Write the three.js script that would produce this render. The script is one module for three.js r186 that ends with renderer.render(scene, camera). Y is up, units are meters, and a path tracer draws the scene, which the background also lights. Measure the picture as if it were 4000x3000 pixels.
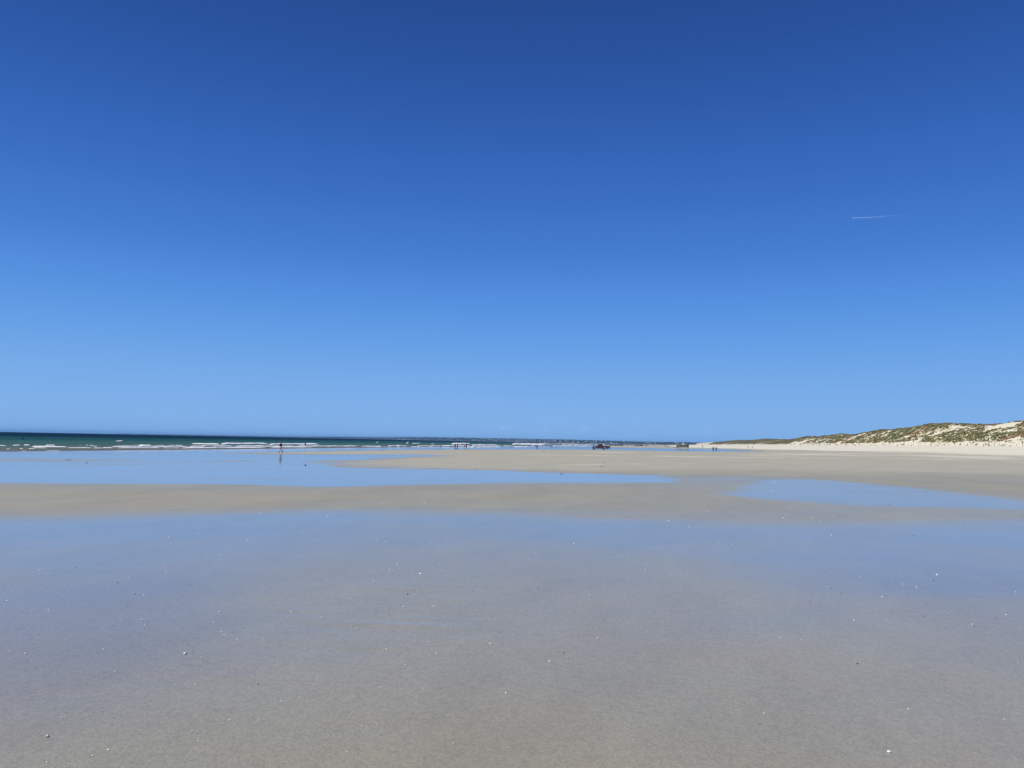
import * as THREE from 'three';
import { mergeGeometries } from 'three/addons/utils/BufferGeometryUtils.js';
import { MarchingCubes } from 'three/addons/objects/MarchingCubes.js';
import { RoundedBoxGeometry } from 'three/addons/geometries/RoundedBoxGeometry.js';

// ---------------------------------------------------------------- camera, sky, sun, exposure
const scene = new THREE.Scene();
const EYE = 1.65, PITCH = THREE.MathUtils.degToRad(4.275), ROLL = THREE.MathUtils.degToRad(1.1057);
const camera = new THREE.PerspectiveCamera(53.07, 4 / 3, 0.1, 60000);
camera.position.set(0, EYE, 0);
camera.up.set(-Math.sin(ROLL), Math.cos(ROLL), 0);
camera.lookAt(0, EYE + Math.sin(PITCH), -Math.cos(PITCH));

const renderer = new THREE.WebGLRenderer({ antialias: true });
renderer.setSize(1024, 768);
renderer.toneMapping = THREE.LinearToneMapping;
renderer.toneMappingExposure = 1;
renderer.shadowMap.enabled = true;

const SUN = new THREE.Vector3(-0.8, 1.12, 0.24).normalize();
const sun = new THREE.DirectionalLight(new THREE.Color(1, 0.935, 0.82), 4.5);
sun.position.copy(SUN).multiplyScalar(400);
sun.castShadow = true;
sun.shadow.mapSize.set(4096, 4096);
Object.assign(sun.shadow.camera, { left: -300, right: 300, top: 300, bottom: -300, near: 1, far: 1200 });
scene.add(sun, sun.target);

const lin = (c) => (c <= 10.31 ? c / 255 / 12.92 : Math.pow((c / 255 + 0.055) / 1.055, 2.4));
// a clear summer sky: colour by height above the horizon (degrees), paler low down, deep blue overhead
const SKY = [[0, 134, 180, 231], [1.5, 132, 179, 234], [4.3, 120, 172, 233], [7.1, 103, 160, 230], [9.95, 87, 146, 224], [13.7, 71, 126, 208], [17.3, 60, 112, 195], [21, 52, 100, 181], [24.4, 46, 90, 168], [27.7, 42, 82, 156], [31, 38, 75, 145], [45, 36, 70, 138], [90, 34, 66, 130]]
  .map(([e, r, g, b]) => [e, lin(r), lin(g), lin(b)]);

// ---------------------------------------------------------------- surveyed places (metres; beach outlines as [v, d], see below)
const NEAR_WET = [[71.64,16.05],[72.75,16.28],[73.88,16.51],[74.85,16.66],[75.68,17.02],[76.35,17.71],[77.15,18.32],[78,18.99],[79.71,19.39],[81.64,19.35],[84.22,19.19],[86.83,18.02],[88.58,17.08],[90.27,17.09],[92.67,17.64],[94.7,18.42],[96.67,18.72],[98.26,18.81],[99.85,18.87],[150,18.5],[150,-30],[0,-30],[0,15]];
const TIDAL_POOL = [[88.47,33.56],[85.87,32.67],[81.67,32.04],[79.38,30.76],[77.28,29.56],[75.64,27.77],[73.09,28.25],[71.5,29.42],[70.51,29.45],[67.01,28.91],[63.32,28.76],[61.03,28.68],[58.73,28.61],[-30,20],[-30,600],[18.51,601.63],[31.03,576.02],[60.52,418.23],[88.27,402.72],[101.75,406],[113.75,383.97],[121.44,333.6],[121.71,259.06],[103.11,250.14],[71.48,251.62],[49.86,230.86],[34.28,202.94],[27.05,167.4],[26.58,142.72],[27.71,121.42],[26.7,105.82],[34.39,101.23],[42.84,104.97],[53.45,109.95],[59.95,100.99],[58.49,89.22],[57.03,81.43],[60.86,74.63],[59.21,72.55],[57.29,69.31],[59.5,62.92],[64.14,60.16],[63.26,56.7],[66.33,51.62],[69.19,49.51],[69.93,49.72],[75.08,48.94],[78.71,46.95],[82.18,44.25],[85.22,42.53],[88.03,40.65],[89.12,36.65]];
const RUNNEL_POOL = [[89.48,26],[90.75,23.57],[92.36,21.92],[93.6,21.14],[95.54,20.71],[97.46,20.42],[98.98,20.12],[100.45,19.82],[101.03,20.73],[100.16,22.27],[99.16,24.07],[98.55,28.92],[97.03,33.99],[95.66,38.39],[93.97,39.84],[92.31,36.95],[91.25,32.48],[90.65,28.35]];
const DAMP_STRIP = [[87.5,40.57],[91.5,41.02],[95.59,41.48],[91.47,32.47],[89.13,33.22]];
const DAMP_TIP = [[93.13,20.65],[95.61,20.89],[97.61,20.76],[99.28,20.66],[100.93,20.58],[99.24,17.91],[97.78,17.93],[96.3,17.92],[93.82,17.6],[92.7,17.74]];
const DAMP_LINE_A = [[29.6,63.05],[34.11,63.88],[38.71,64.78],[44.45,64.53],[40.88,61.93],[36.41,61.16],[32.09,60.37]];
const DAMP_LINE_B = [[49.45,64.4],[50.57,66.56],[53.68,65.68],[52.49,63.16]];
const STREAKS = [[86.114,118.894,95.476,111.497,8.464],[95.476,111.497,104.455,107.355,6.56],[65.677,122.882,81.557,115.772,5.903],[79.634,60.463,83.163,64.115,1.587],[89.179,68.05,90.587,69.507,1.442],[114.207,196.428,121.246,151.345,15.393],[119.082,145.904,136.08,157.143,12.093],[106.019,108.192,112.935,111.845,5.282],[122.617,118.298,128.037,103.858,6.312],[139.758,172.905,143.72,119.771,11.704],[73.023,182.127,78.425,162.282,12.115],[119.932,180.866,143.79,204.497,21.775],[85.217,65.764,85.836,66.852,1.391],[137.144,144.907,135.617,103.106,7.043],[103.153,151.192,110.518,130.009,8.615]];
const FOAM = [[-93.913,137.867,-92.673,141.767,0.326],[-95.656,148.425,-98.976,155.565,0.152],[-98.655,156.856,-97.458,156.272,0.208],[-93.657,155.471,-93.056,157.592,0.313],[-88.647,142.851,-83.074,144.608,0.215],[-80.659,130.283,-78.93,131.647,0.131],[-77.179,123.683,-76.78,124.497,0.103],[-77.557,118.749,-77.281,119.294,0.099],[-77.786,122.446,-77.626,122.771,0.082],[-78.865,137.06,-76.122,140.631,0.129],[-75.46,139.41,-74.656,141.209,0.14],[-68.057,112.681,-67.29,115.524,0.057],[-68.79,108.488,-68.301,109.256,0.047],[-93.219,167.144,-93.094,167.616,0.139],[-92.804,168.704,-92.694,169.115,0.141],[-90.609,166.221,-90.401,166.955,0.166],[-86.725,160.472,-86.428,161.406,0.08],[-75.996,143.737,-74.475,144.39,0.168],[-79.553,153.919,-72.364,172.928,0.207],[-74.413,145.672,-70.351,155.01,0.1],[-69.853,154.931,-67.658,158.079,0.104],[-67.339,157.578,-60.494,187.291,0.115],[-86.021,179.144,-85.067,182.446,0.331],[-91.192,186.805,-91.109,187.141,0.124],[-90.898,187.988,-90.728,188.67,0.125],[-87.113,190.066,-86.481,192.442,0.127],[-86.373,195.369,-85.885,197.223,0.131],[-85.291,196.909,-84.738,198.982,0.132],[-75.548,180.953,-72.025,201.261,0.159],[-98.747,238.885,-90.334,239.902,0.319],[-90.334,239.902,-81.743,260.702,0.458],[-81.743,260.702,-71.383,286.044,0.455],[-71.131,198.768,-62.33,225.026,0.141],[-62.33,225.026,-56.143,243.485,0.195],[-60.699,194.914,-54.693,211.946,0.122],[-62.291,190.887,-61.521,192.835,0.128],[-69.238,209.794,-71.373,220.68,0.143],[-56.01,237.785,-50.624,253.45,0.229],[-51.355,264.555,-46.173,276.061,0.198],[-47.032,251.332,-43.792,260.307,0.111],[-44.315,278.773,-39.014,294.588,0.286],[-37.078,285.711,-33.901,287.708,0.143],[-37.129,308.115,-33.813,318.266,0.313],[-33.308,316.481,-29.94,326.687,0.343],[-29.138,327.412,-17.985,353.699,0.397],[-18.818,370.027,-5.161,416.977,0.327],[-63.873,505.967,-62.781,532.267,0.311],[-39.026,499.61,-26.39,518.443,1.017],[-23.486,458.536,-9.323,526.275,0.426],[-17.639,310.569,-4.358,352.746,0.221],[1.266,577.815,7.221,611.308,0.435],[1.216,376.032,9.53,417.973,0.264],[0.645,767.214,45.824,854.698,1.08],[7.772,677.516,31.401,703.084,0.689],[15.804,576.435,27.187,627.27,0.401],[30.973,577.461,59.259,654.993,0.533],[65.178,984.23,90.409,1045.55,1.014],[85.38,998.885,110.134,1068.57,0.964],[51.946,587.044,67.285,624.541,0.363],[126.266,1249.27,167.728,1367.56,0.958],[61.241,1194.32,112.661,1388.3,0.645],[-4.294,456.754,0.417,472.88,0.232]];
const SHELLS = [[-3.344,7.171,0.024],[-3.228,6.993,0.015],[-2.474,6.055,0.033],[-2.486,6.114,0.013],[-2.321,5.98,0.013],[-2.76,7.517,0.024],[-2.999,8.177,0.017],[-3.096,7.411,0.016],[-2.625,8.182,0.017],[-2.314,8.142,0.017],[-2.563,7.349,0.016],[-2.654,7.096,0.015],[-2.457,6.756,0.014],[-2.397,6.664,0.014],[-2.336,6.925,0.015],[-2.097,7.593,0.016],[-1.737,7.328,0.015],[-2.135,9.199,0.028],[-2.022,7.962,0.016],[-4.289,9.779,0.021],[-4.543,10.296,0.022],[-4.501,9.283,0.031],[-4.011,8.978,0.02],[-4.009,8.395,0.028],[-3.87,8.322,0.018],[-4.418,7.551,0.017],[-5.085,7.957,0.019],[-3.166,6.181,0.014],[-3.831,6.07,0.014],[-3.694,6.042,0.014],[-2.384,4.89,0.011],[-2.121,4.895,0.011],[-2.195,5.324,0.012],[-2.221,5.304,0.011],[-2.091,5.319,0.011],[-2.611,4.671,0.011],[-1.621,4.661,0.015],[-1.449,4.656,0.01],[-2.529,4.385,0.025],[-2.1,4.209,0.014],[-2.14,4.126,0.014],[-2.327,4.047,0.009],[-1.203,4.161,0.013],[-1.677,4.342,0.009],[-1.417,4.996,0.01],[-1.91,4.804,0.01],[-1.771,4.488,0.01],[-2.69,4.406,0.01],[-2.132,4.658,0.01],[-2.774,5.594,0.012],[-2.579,6.573,0.014],[-2.229,6.501,0.014],[-1.519,5.501,0.011],[-2.015,6.517,0.014],[-1.101,9.772,0.049],[-1.485,10.462,0.021],[-1.531,10.062,0.02],[-1.482,10.024,0.02],[-1.758,10.01,0.02],[-1.589,9.237,0.019],[-0.98,9.029,0.027],[-1.036,7.821,0.024],[-0.738,7.842,0.016],[-1.653,8.212,0.017],[-1.801,8.521,0.017],[-1.319,6.915,0.021],[-0.551,6.117,0.018],[-0.139,6.433,0.019],[0.206,6.747,0.013],[0.425,6.911,0.014],[0.763,6.626,0.02],[0.788,6.963,0.014],[0.89,8.507,0.026],[0.323,5.934,0.018],[0.467,6.023,0.018],[-0.844,5.292,0.016],[0,5.185,0.016],[-0.28,4.335,0.009],[-0.837,4.21,0.009],[-0.044,6.188,0.012],[-0.955,6.237,0.013],[-0.78,5.882,0.012],[-0.747,5.815,0.012],[-0.1,4.912,0.01],[-0.93,4.786,0.01],[0.732,4.933,0.01],[-0.811,6.334,0.013],[-0.474,6.603,0.013],[-0.641,6.47,0.013],[-0.303,7.684,0.015],[1.786,10.177,0.021],[4.393,9.768,0.021],[5.164,10.266,0.023],[5.497,10.014,0.034],[4.692,9.292,0.021],[4.771,9.129,0.021],[4.076,8.518,0.028],[3.265,7.391,0.016],[4.286,7.226,0.025],[4.325,7.695,0.018],[2.33,6.71,0.014],[2.485,6.631,0.014],[3.902,5.999,0.014],[4.875,7.663,0.018],[5.764,8.876,0.021],[5.791,9.087,0.022],[1.581,4.841,0.01],[2.513,4.935,0.011],[2.06,4.26,0.024],[3.001,4.764,0.011],[5.856,9.769,0.023],[3.88,8.86,0.019],[-6.368,19.676,0.041],[-3.56,20.31,0.041],[-3.418,20.874,0.042],[-3.746,17.322,0.053],[-4.023,17.206,0.035],[-5.734,17.834,0.037],[-4.881,15.702,0.033],[-5.81,13.307,0.029],[-5.512,13.813,0.03],[-7.435,12.144,0.028],[-6.728,10.466,0.025],[-5.909,9.837,0.023],[-5.341,10.951,0.024],[-2.661,12.981,0.026],[-2.248,13.221,0.027],[-2.028,12.836,0.026],[-2.294,14.162,0.029],[-1.096,13.447,0.027],[-1.02,12.916,0.026],[-1.29,12.814,0.026],[-1.039,10.773,0.022],[-1.611,11.292,0.023],[-1.482,10.462,0.032],[-1.507,10.082,0.02],[-1.521,10.018,0.02],[-1.757,9.995,0.02],[-4.29,9.779,0.021],[-4.531,10.283,0.022],[-3.81,10.27,0.022],[-4.152,11.243,0.024],[-6.595,11.956,0.027],[-6.181,10.928,0.025],[-11.621,24.602,0.054],[-5.422,20.054,0.041],[-3.732,14.032,0.029],[-1.027,11.36,0.023],[-0.522,15.11,0.03],[-3.249,22.256,0.045],[-2.399,25.282,0.051],[-2.303,21.154,0.043],[-4.369,13.001,0.027],[-4.914,10.332,0.023],[4.143,19.948,0.041],[2.421,18.018,0.036],[3.43,16.749,0.051],[3.607,15.594,0.032],[6.202,17.588,0.037],[6.581,18.488,0.039],[7.52,20.842,0.044],[6.84,17.53,0.038],[7.618,18.213,0.039],[6.733,16.858,0.036],[7.632,16.531,0.036],[12.121,35.485,0.07],[9.566,28.284,0.06],[1.071,12.815,0.026],[3.692,12.851,0.027],[0.401,11.729,0.023],[3.539,13.166,0.027],[9.445,16.243,0.038],[1.785,10.161,0.021],[5.925,14.308,0.031],[3.788,19.496,0.04],[4.881,19.13,0.039],[7.46,24.435,0.051],[7.651,22.889,0.048]];
const PEBBLES = [[-3.482,6.948,0.012],[-3.562,5.853,0.01],[-3.584,8.86,0.014],[-3.328,8.732,0.014],[-3.095,8.714,0.014],[-2.641,4.765,0.008],[-2.441,4.789,0.008],[-2.582,4.956,0.008],[-2.272,4.583,0.008],[-2.316,4.691,0.008],[-2.359,4.077,0.007],[-1.612,4.084,0.007],[-1.676,5.34,0.017],[-1.422,5.422,0.008],[-1.616,5.926,0.009],[-1.153,4.346,0.007],[-1.422,4.224,0.007],[-1.778,5.689,0.009],[-2.322,5.776,0.009],[-2.083,5.24,0.008],[-5.563,10.036,0.017],[-4.502,9.027,0.015],[-1.083,8.472,0.026],[-0.393,8.674,0.013],[0.25,8.797,0.013],[0.34,8.847,0.013],[0.186,7.483,0.011],[-0.488,8.041,0.012],[-0.374,6.365,0.01],[-0.355,5.817,0.009],[-1.117,5.801,0.009],[0.449,6.181,0.019],[0.574,5.022,0.008],[0.095,4.584,0.007],[0.159,4.535,0.007],[0.738,4.638,0.007],[0.798,4.31,0.007],[0.425,4.1,0.006],[-0.811,4.416,0.007],[-0.289,5.359,0.008],[1.286,5.922,0.009],[1.643,8.087,0.012],[1.11,7.822,0.012],[-1.137,7.49,0.011],[-1.204,5.774,0.009],[-0.806,6.601,0.01],[3.74,8.764,0.014],[3.197,8.271,0.013],[4.02,7.565,0.013],[2.647,5.939,0.019],[1.495,4.657,0.015],[1.162,4.5,0.007],[1.369,5.857,0.009],[4.275,7.174,0.013],[4.685,7.529,0.013],[5.215,9.577,0.016],[3.715,8.994,0.015],[1.704,15.866,0.024],[3.455,15.433,0.024],[7.452,14.328,0.024],[13.213,25.4,0.043],[10.766,21.965,0.037],[0.894,11.808,0.018],[3.965,12.602,0.02]];
const CREST = [[462.873,19.349],[469.547,20.013],[480.039,19.372],[498.544,19.066],[518.517,18.907],[540.094,19.631],[573.474,21.248],[623.077,22.169],[641.682,20.737],[668.179,20.244],[720.176,19.692],[771.61,19.402],[831,17.966],[875.943,16.589],[939.24,17.991],[1012.51,17.598],[1079.94,16.234],[1146.6,17.638],[1222.2,15.986],[1349.24,13.02],[1505.41,15.351],[1659.08,16.875],[1901.86,15.974],[2153.91,16.607],[2581.54,17.041],[2930.63,14.677],[3783,16.004],[4582.61,15.125]];
const POSTS = [[257.575,387.873],[258.942,394.711],[261.355,406.775],[262.946,414.732],[264.185,420.925],[267.045,435.224],[269.416,447.08],[271.709,458.545],[274.067,470.336],[275.951,479.753],[278.051,490.256],[280.414,502.068],[282.3,511.499],[284.576,522.882],[286.79,533.95],[289.473,547.365],[291.64,558.202],[294.031,570.154],[302.387,611.933],[303.809,619.046],[305.923,629.616],[307.599,637.995],[310.198,650.991],[312.173,660.863],[314.774,673.868],[317.086,685.43],[319.276,696.382],[320.295,701.477],[323.23,716.148],[325.844,729.219],[327.64,738.202],[329.949,749.746],[331.609,758.044],[333.306,766.528]];
const RIDGE = [[-5645.39,11000,4.872],[-4517.31,10500,6.898],[-3306.16,10000,8.27],[-2510.11,9500,11.587],[-2056.04,9300,17.563],[-1481.77,9000,20.866],[-1130.56,8600,28.071],[-815.579,8300,30.805],[-520.47,8000,32.215],[-242.026,7600,30.259],[9.836,7200,28.824],[238.583,6900,27.989],[440.62,6500,27.173],[626.223,6200,24.003],[791.885,5900,21.222],[937.607,5600,19.169],[1083.46,5400,18.776],[1216.02,5200,19.055],[1362.01,5100,17.757],[1584.38,5000,16.44]];
const HOUSES = [[-1483.58,8499.49,0.346],[-1099.56,7872.77,0.061],[-916.534,7760.9,0.168],[-875.296,7737.86,0.191],[-829.611,7671.91,0.169],[-605.592,7423.83,0.161],[-449.678,7701.34,0.734],[-580.772,7814.22,0.673],[-337.918,7131.73,0.234],[-322.223,7150.53,0.285],[-960.924,7881.95,0.26],[-835.28,7773.25,0.284],[-626.577,7883.87,0.701],[-1162.17,7932.29,0.04],[-962.443,8047.69,0.468],[-287.889,7394.5,0.648],[-424.45,7529.85,0.56],[-611.118,7833.97,0.657],[-586.583,7479.29,0.249],[-689.973,7610.03,0.271],[-584.769,7852.3,0.717],[-489.77,7542.87,0.456],[-935.11,8130.32,0.612],[-399.227,7506.31,0.577],[-514.051,7425.13,0.281],[-516.53,7406.18,0.255],[14.605,6594.77,0.297],[-59.541,6839.75,0.426],[177.36,6678.55,0.644],[186.928,6582.74,0.551],[241.764,6612.5,0.68],[91.802,6684.54,0.516],[57.023,6940.23,0.759],[72.153,6529.75,0.313],[-27.089,6669.48,0.299],[54.983,6283.77,0.04],[285.722,5882.09,0.04],[120.429,6675.91,0.551],[267.312,5923.48,0.04],[237.291,6422.78,0.464],[130.984,6605.27,0.488],[195.757,6326.6,0.288],[140.221,6714.17,0.626],[281.132,5892.51,0.04],[271.069,6264.12,0.371],[103.355,6782.47,0.646],[97.013,6247.55,0.063],[167.568,6728.69,0.686],[127.627,6789.06,0.692],[127.559,6528.57,0.397],[297.108,5855.87,0.04],[-207.381,7324.44,0.716],[133.917,6715.59,0.617],[130.151,6804.97,0.715],[171.32,6431.04,0.36],[106.275,6753,0.617],[311.539,6350.88,0.549],[52.239,6287.84,0.04],[213.96,6520.45,0.525],[38.5,6871.05,0.648],[68.026,6539.85,0.318],[26.655,6808.96,0.557],[244.359,6527.67,0.592],[12.05,6766.65,0.486],[149.236,6512.09,0.413],[255.999,6608.13,0.706],[136.385,6834.71,0.759],[41.518,6727.54,0.487],[270.439,6577.18,0.703],[126.365,6768.29,0.666],[73.701,6632.19,0.429],[107.826,6570.58,0.413],[99.942,6275.62,0.093],[181.868,6771.47,0.758],[37.711,6308.89,0.04],[140.597,6419.84,0.3],[79.34,6747.66,0.568],[93.734,6663.22,0.495],[60.729,6578.41,0.349],[116.021,6526.52,0.377],[151.327,6745.03,0.679],[9.332,6763.32,0.478],[-169.558,7124.03,0.544],[-39.787,6903.25,0.54],[-199.97,7073.76,0.424],[-67.56,7013.99,0.615],[-165.037,7065.28,0.482],[-31.715,6793.73,0.429],[-26.807,6914.05,0.579],[-157.404,6902.2,0.306],[-18.888,6765.38,0.423],[-194,7209.16,0.6],[-111.166,7044.45,0.564],[-37.157,6602.81,0.207],[-203.222,7151.63,0.512],[-37.676,6703.89,0.316],[-38.838,6850.86,0.481],[-217.807,7168.43,0.504],[-42.215,6891.96,0.522],[-157.569,7014.25,0.436],[-138.207,6986.22,0.441],[-10.343,6892.27,0.587],[-240.61,6890.76,0.139],[-19.131,6491.31,0.125],[-128.856,6702.78,0.141],[-8.576,6857.88,0.55],[-52.144,6630.07,0.207],[-74.379,6827.51,0.383],[-173.793,7075.93,0.478],[-194.02,7233.13,0.629],[-94.965,6972.85,0.511],[-38.731,6992.35,0.648],[675.081,5154.56,0.111],[673.333,5060.48,0.04],[684.681,5244.2,0.199],[239.846,6101.25,0.144],[342.655,6160.06,0.421],[585.138,5510.54,0.248],[445.859,5534.88,0.04],[573.134,5677.01,0.38],[364.623,5701.59,0.044],[480.552,5518.56,0.08],[445.149,6003.09,0.475],[505.447,5435.33,0.052],[325.707,5858.8,0.098],[672.491,5062.43,0.04],[698.481,5692.49,0.624],[547.734,5335.07,0.04],[273.147,6341.03,0.455],[386.73,5895.65,0.261],[470.444,5773.21,0.291],[676.288,5737.9,0.626],[279.641,6417.59,0.55],[322.618,6356.16,0.579],[693.269,5013.21,0.04],[288.163,6155.67,0.298],[420.509,5968.27,0.397],[424.942,5733.62,0.178],[559.347,5688.62,0.366],[352.414,6117.32,0.4],[307.815,6072.69,0.258],[620.153,5554.37,0.35],[806.427,5437.71,0.596],[889.508,5065.98,0.423],[1052.69,4927.34,0.527],[1038.1,4820.13,0.416],[928.347,5128.86,0.533],[927.303,4958.57,0.38],[900.456,5003.16,0.382],[948.719,5163.87,0.593]];
const CONTRAIL = [[13190.7,9000,-29584.7],[13864.9,9000,-29436.3],[14463.3,9000,-29209],[15232.6,9000,-28990]];
const CLOUDS = [[-0.008,0.017,0.01,0.002,1],[0.024,0.015,0.01,0.002,0.6],[0.044,0.016,0.005,0.002,0.9],[0.096,0.017,0.009,0.003,0.8],[0.159,0.01,0.013,0.002,0.4],[0.252,0.016,0.007,0.002,0.7],[0.31,0.017,0.01,0.001,0.3],[0.054,0.022,0.02,0.002,0.2]];
const BIG_SHELLS = [[-2.474, 6.055, 'largest oval white shell left of the middle of the near sand'],[-2.529, 4.385, 'large white shell in the bottom left corner area of the sand'],[2.06, 4.26, 'large white shell alone at the bottom right of the sand'],[-1.101, 9.772, 'bright white shell at the far side of the near wet sand left of centre']];
function skyTexture() {
  const W = 4096, H = 2048, data = new Float32Array(W * H * 4), sx = SUN.x, sy = SUN.y, sz = SUN.z;
  for (let j = 0; j < H; j++) {
    const up = ((j + 0.5) / H - 0.5) * Math.PI, e = Math.max(0, up * 180 / Math.PI);
    let k = 0;
    while (k < SKY.length - 2 && SKY[k + 1][0] < e) k++;
    let t = Math.min(1, (e - SKY[k][0]) / (SKY[k + 1][0] - SKY[k][0]));
    const r = SKY[k][1] + (SKY[k + 1][1] - SKY[k][1]) * t, g = SKY[k][2] + (SKY[k + 1][2] - SKY[k][2]) * t, b = SKY[k][3] + (SKY[k + 1][3] - SKY[k][3]) * t;
    const cu = Math.cos(up), su = Math.sin(up), near = up > -0.005 && up < 0.05;
    for (let i = 0; i < W; i++) {
      const a = ((i + 0.5) / W - 0.5) * 2 * Math.PI, x = Math.cos(a) * cu, z = Math.sin(a) * cu, c = x * sx + su * sy + z * sz;
      const glow = up > 0 ? 0.5 * Math.pow(Math.max(0, c), 24) : 0;
      let cl = 0;
      if (near) {
        const az = Math.atan2(x, -z);
        for (const [ca, ce, w, h, s] of CLOUDS) {
          const p = (az - ca) / w, q = (up - ce) / h;
          if (Math.abs(p) < 2.2 && Math.abs(q) < 2.5) cl += s * 0.16 * Math.exp(-p * p * 1.4 - q * q * (q < 0 ? 2.4 : 0.9)) * (0.6 + 0.8 * noise2(az * 420, up * 900));
        }
      }
      const o = (j * W + i) * 4;
      data[o] = r + glow + (0.62 - r) * cl; data[o + 1] = g + glow * 0.97 + (0.72 - g) * cl; data[o + 2] = b + glow * 0.9 + (0.9 - b) * cl; data[o + 3] = 1;
    }
  }
  const t = new THREE.DataTexture(data, W, H, THREE.RGBAFormat, THREE.FloatType);
  t.mapping = THREE.EquirectangularReflectionMapping;
  t.magFilter = THREE.LinearFilter;
  t.needsUpdate = true;
  return t;
}

// ---------------------------------------------------------------- noise and helpers
function rng(seed) { let s = seed >>> 0; return () => { s = (s + 0x6d2b79f5) >>> 0; let t = s; t = Math.imul(t ^ (t >>> 15), t | 1); t ^= t + Math.imul(t ^ (t >>> 7), t | 61); return ((t ^ (t >>> 14)) >>> 0) / 4294967296; }; }
function hash2(x, y) { let h = Math.imul(x | 0, 374761393) + Math.imul(y | 0, 668265263); h = Math.imul(h ^ (h >>> 13), 1274126177); return ((h ^ (h >>> 16)) >>> 0) / 4294967296; }
function noise2(x, y) {
  const ix = Math.floor(x), iy = Math.floor(y), fx = x - ix, fy = y - iy, u = fx * fx * (3 - 2 * fx), v = fy * fy * (3 - 2 * fy);
  const a = hash2(ix, iy), b = hash2(ix + 1, iy), c = hash2(ix, iy + 1), d = hash2(ix + 1, iy + 1);
  return a + (b - a) * u + (c - a) * v + (a - b - c + d) * u * v;
}
function fbm(x, y, o = 4) { let s = 0, a = 0.5, n = 0; for (let i = 0; i < o; i++) { s += a * noise2(x, y); n += a; a *= 0.5; x = x * 2.03 + 17.1; y = y * 2.01 + 9.7; } return s / n; }
const sstep = (a, b, x) => { const t = Math.min(1, Math.max(0, (x - a) / (b - a))); return t * t * (3 - 2 * t); };
const mix = (a, b, t) => a + (b - a) * t, mix3 = (a, b, t) => [mix(a[0], b[0], t), mix(a[1], b[1], t), mix(a[2], b[2], t)];
function table(rows, x) { let k = 0; while (k < rows.length - 2 && rows[k + 1][0] < x) k++; const t = Math.min(1, Math.max(0, (x - rows[k][0]) / (rows[k + 1][0] - rows[k][0]))); return rows[k].slice(1).map((a, i) => mix(a, rows[k + 1][i + 1], t)); }
const col = (r, g, b) => new THREE.Color().setRGB(r, g, b);
const mat = (r, g, b, roughness = 0.8, more = {}) => new THREE.MeshPhysicalMaterial({ color: col(r, g, b), roughness, ...more });
const taken = new Map();
function numbered(name) { const n = taken.get(name) ?? 0; taken.set(name, n + 1); return n ? name + '_' + String(n).padStart(3, '0') : name; }
function shadows(o) { o.traverse((m) => { if (m.isMesh) { m.castShadow = true; m.receiveShadow = true; } }); return o; }
function add(o, name, label, category, group, kind) {
  o.name = numbered(name); scene.add(o); shadows(o);
  if (kind) o.userData.kind = kind;
  if (label) o.userData.label = label;
  if (category) o.userData.category = category;
  if (group) o.userData.group = group;
  return o;
}
function part(parent, name, geometry, material) { const m = new THREE.Mesh(geometry, material); m.name = name; parent.add(m); return m; }
const box = (w, h, d, x = 0, y = 0, z = 0) => new THREE.BoxGeometry(w, h, d).translate(x, y, z);
const rbox = (w, h, d, r, x = 0, y = 0, z = 0) => new RoundedBoxGeometry(w, h, d, 2, r).translate(x, y, z);
function sheet(nu, nv, at) {   // a grid; at(i, j) -> { p: [x, y, z], c: [r, g, b], uv, uv1 }
  const P = new Float32Array(nu * nv * 3), C = new Float32Array(nu * nv * 3), A = new Float32Array(nu * nv * 2), B = new Float32Array(nu * nv * 2), I = new Uint32Array((nu - 1) * (nv - 1) * 6);
  let n = 0;
  for (let j = 0; j < nv; j++) for (let i = 0; i < nu; i++) { const k = j * nu + i, q = at(i, j); P.set(q.p, k * 3); C.set(q.c, k * 3); if (q.uv) A.set(q.uv, k * 2); if (q.uv1) B.set(q.uv1, k * 2); }
  for (let j = 0; j < nv - 1; j++) for (let i = 0; i < nu - 1; i++) { const k = j * nu + i; I.set([k, k + 1, k + nu + 1, k, k + nu + 1, k + nu], n); n += 6; }
  const g = new THREE.BufferGeometry();
  g.setAttribute('position', new THREE.BufferAttribute(P, 3)); g.setAttribute('color', new THREE.BufferAttribute(C, 3));
  g.setAttribute('uv', new THREE.BufferAttribute(A, 2)); g.setAttribute('uv1', new THREE.BufferAttribute(B, 2));
  g.setIndex(new THREE.BufferAttribute(I, 1)); g.computeVertexNormals();
  return g;
}
function grainTexture(n, f, repeatChannel) {   // f(x, y) -> 0..1 or [r, g, b], tiling is up to f
  const d = new Uint8Array(n * n * 4);
  for (let j = 0; j < n; j++) for (let i = 0; i < n; i++) { const v = f(i, j), o = (j * n + i) * 4; if (v.length) { d[o] = v[0] * 255; d[o + 1] = v[1] * 255; d[o + 2] = v[2] * 255; } else d[o] = d[o + 1] = d[o + 2] = Math.max(0, Math.min(255, v * 255)); d[o + 3] = 255; }
  const t = new THREE.DataTexture(d, n, n); t.wrapS = t.wrapT = THREE.RepeatWrapping; t.magFilter = THREE.LinearFilter; t.channel = repeatChannel; t.needsUpdate = true;
  return t;
}
function tileNoise(n, cells, seed) {   // smooth tiling noise, n pixels, `cells` lattice cells a side
  const r = rng(seed), L = Float32Array.from({ length: cells * cells }, r);
  return (i, j) => { const x = i / n * cells, y = j / n * cells, ix = Math.floor(x), iy = Math.floor(y), fx = x - ix, fy = y - iy, u = fx * fx * (3 - 2 * fx), v = fy * fy * (3 - 2 * fy), g = (a, b) => L[((b % cells) + cells) % cells * cells + ((a % cells) + cells) % cells]; return mix(mix(g(ix, iy), g(ix + 1, iy), u), mix(g(ix, iy + 1), g(ix + 1, iy + 1), u), v); };
}
scene.background = skyTexture();
scene.environment = scene.background;

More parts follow.
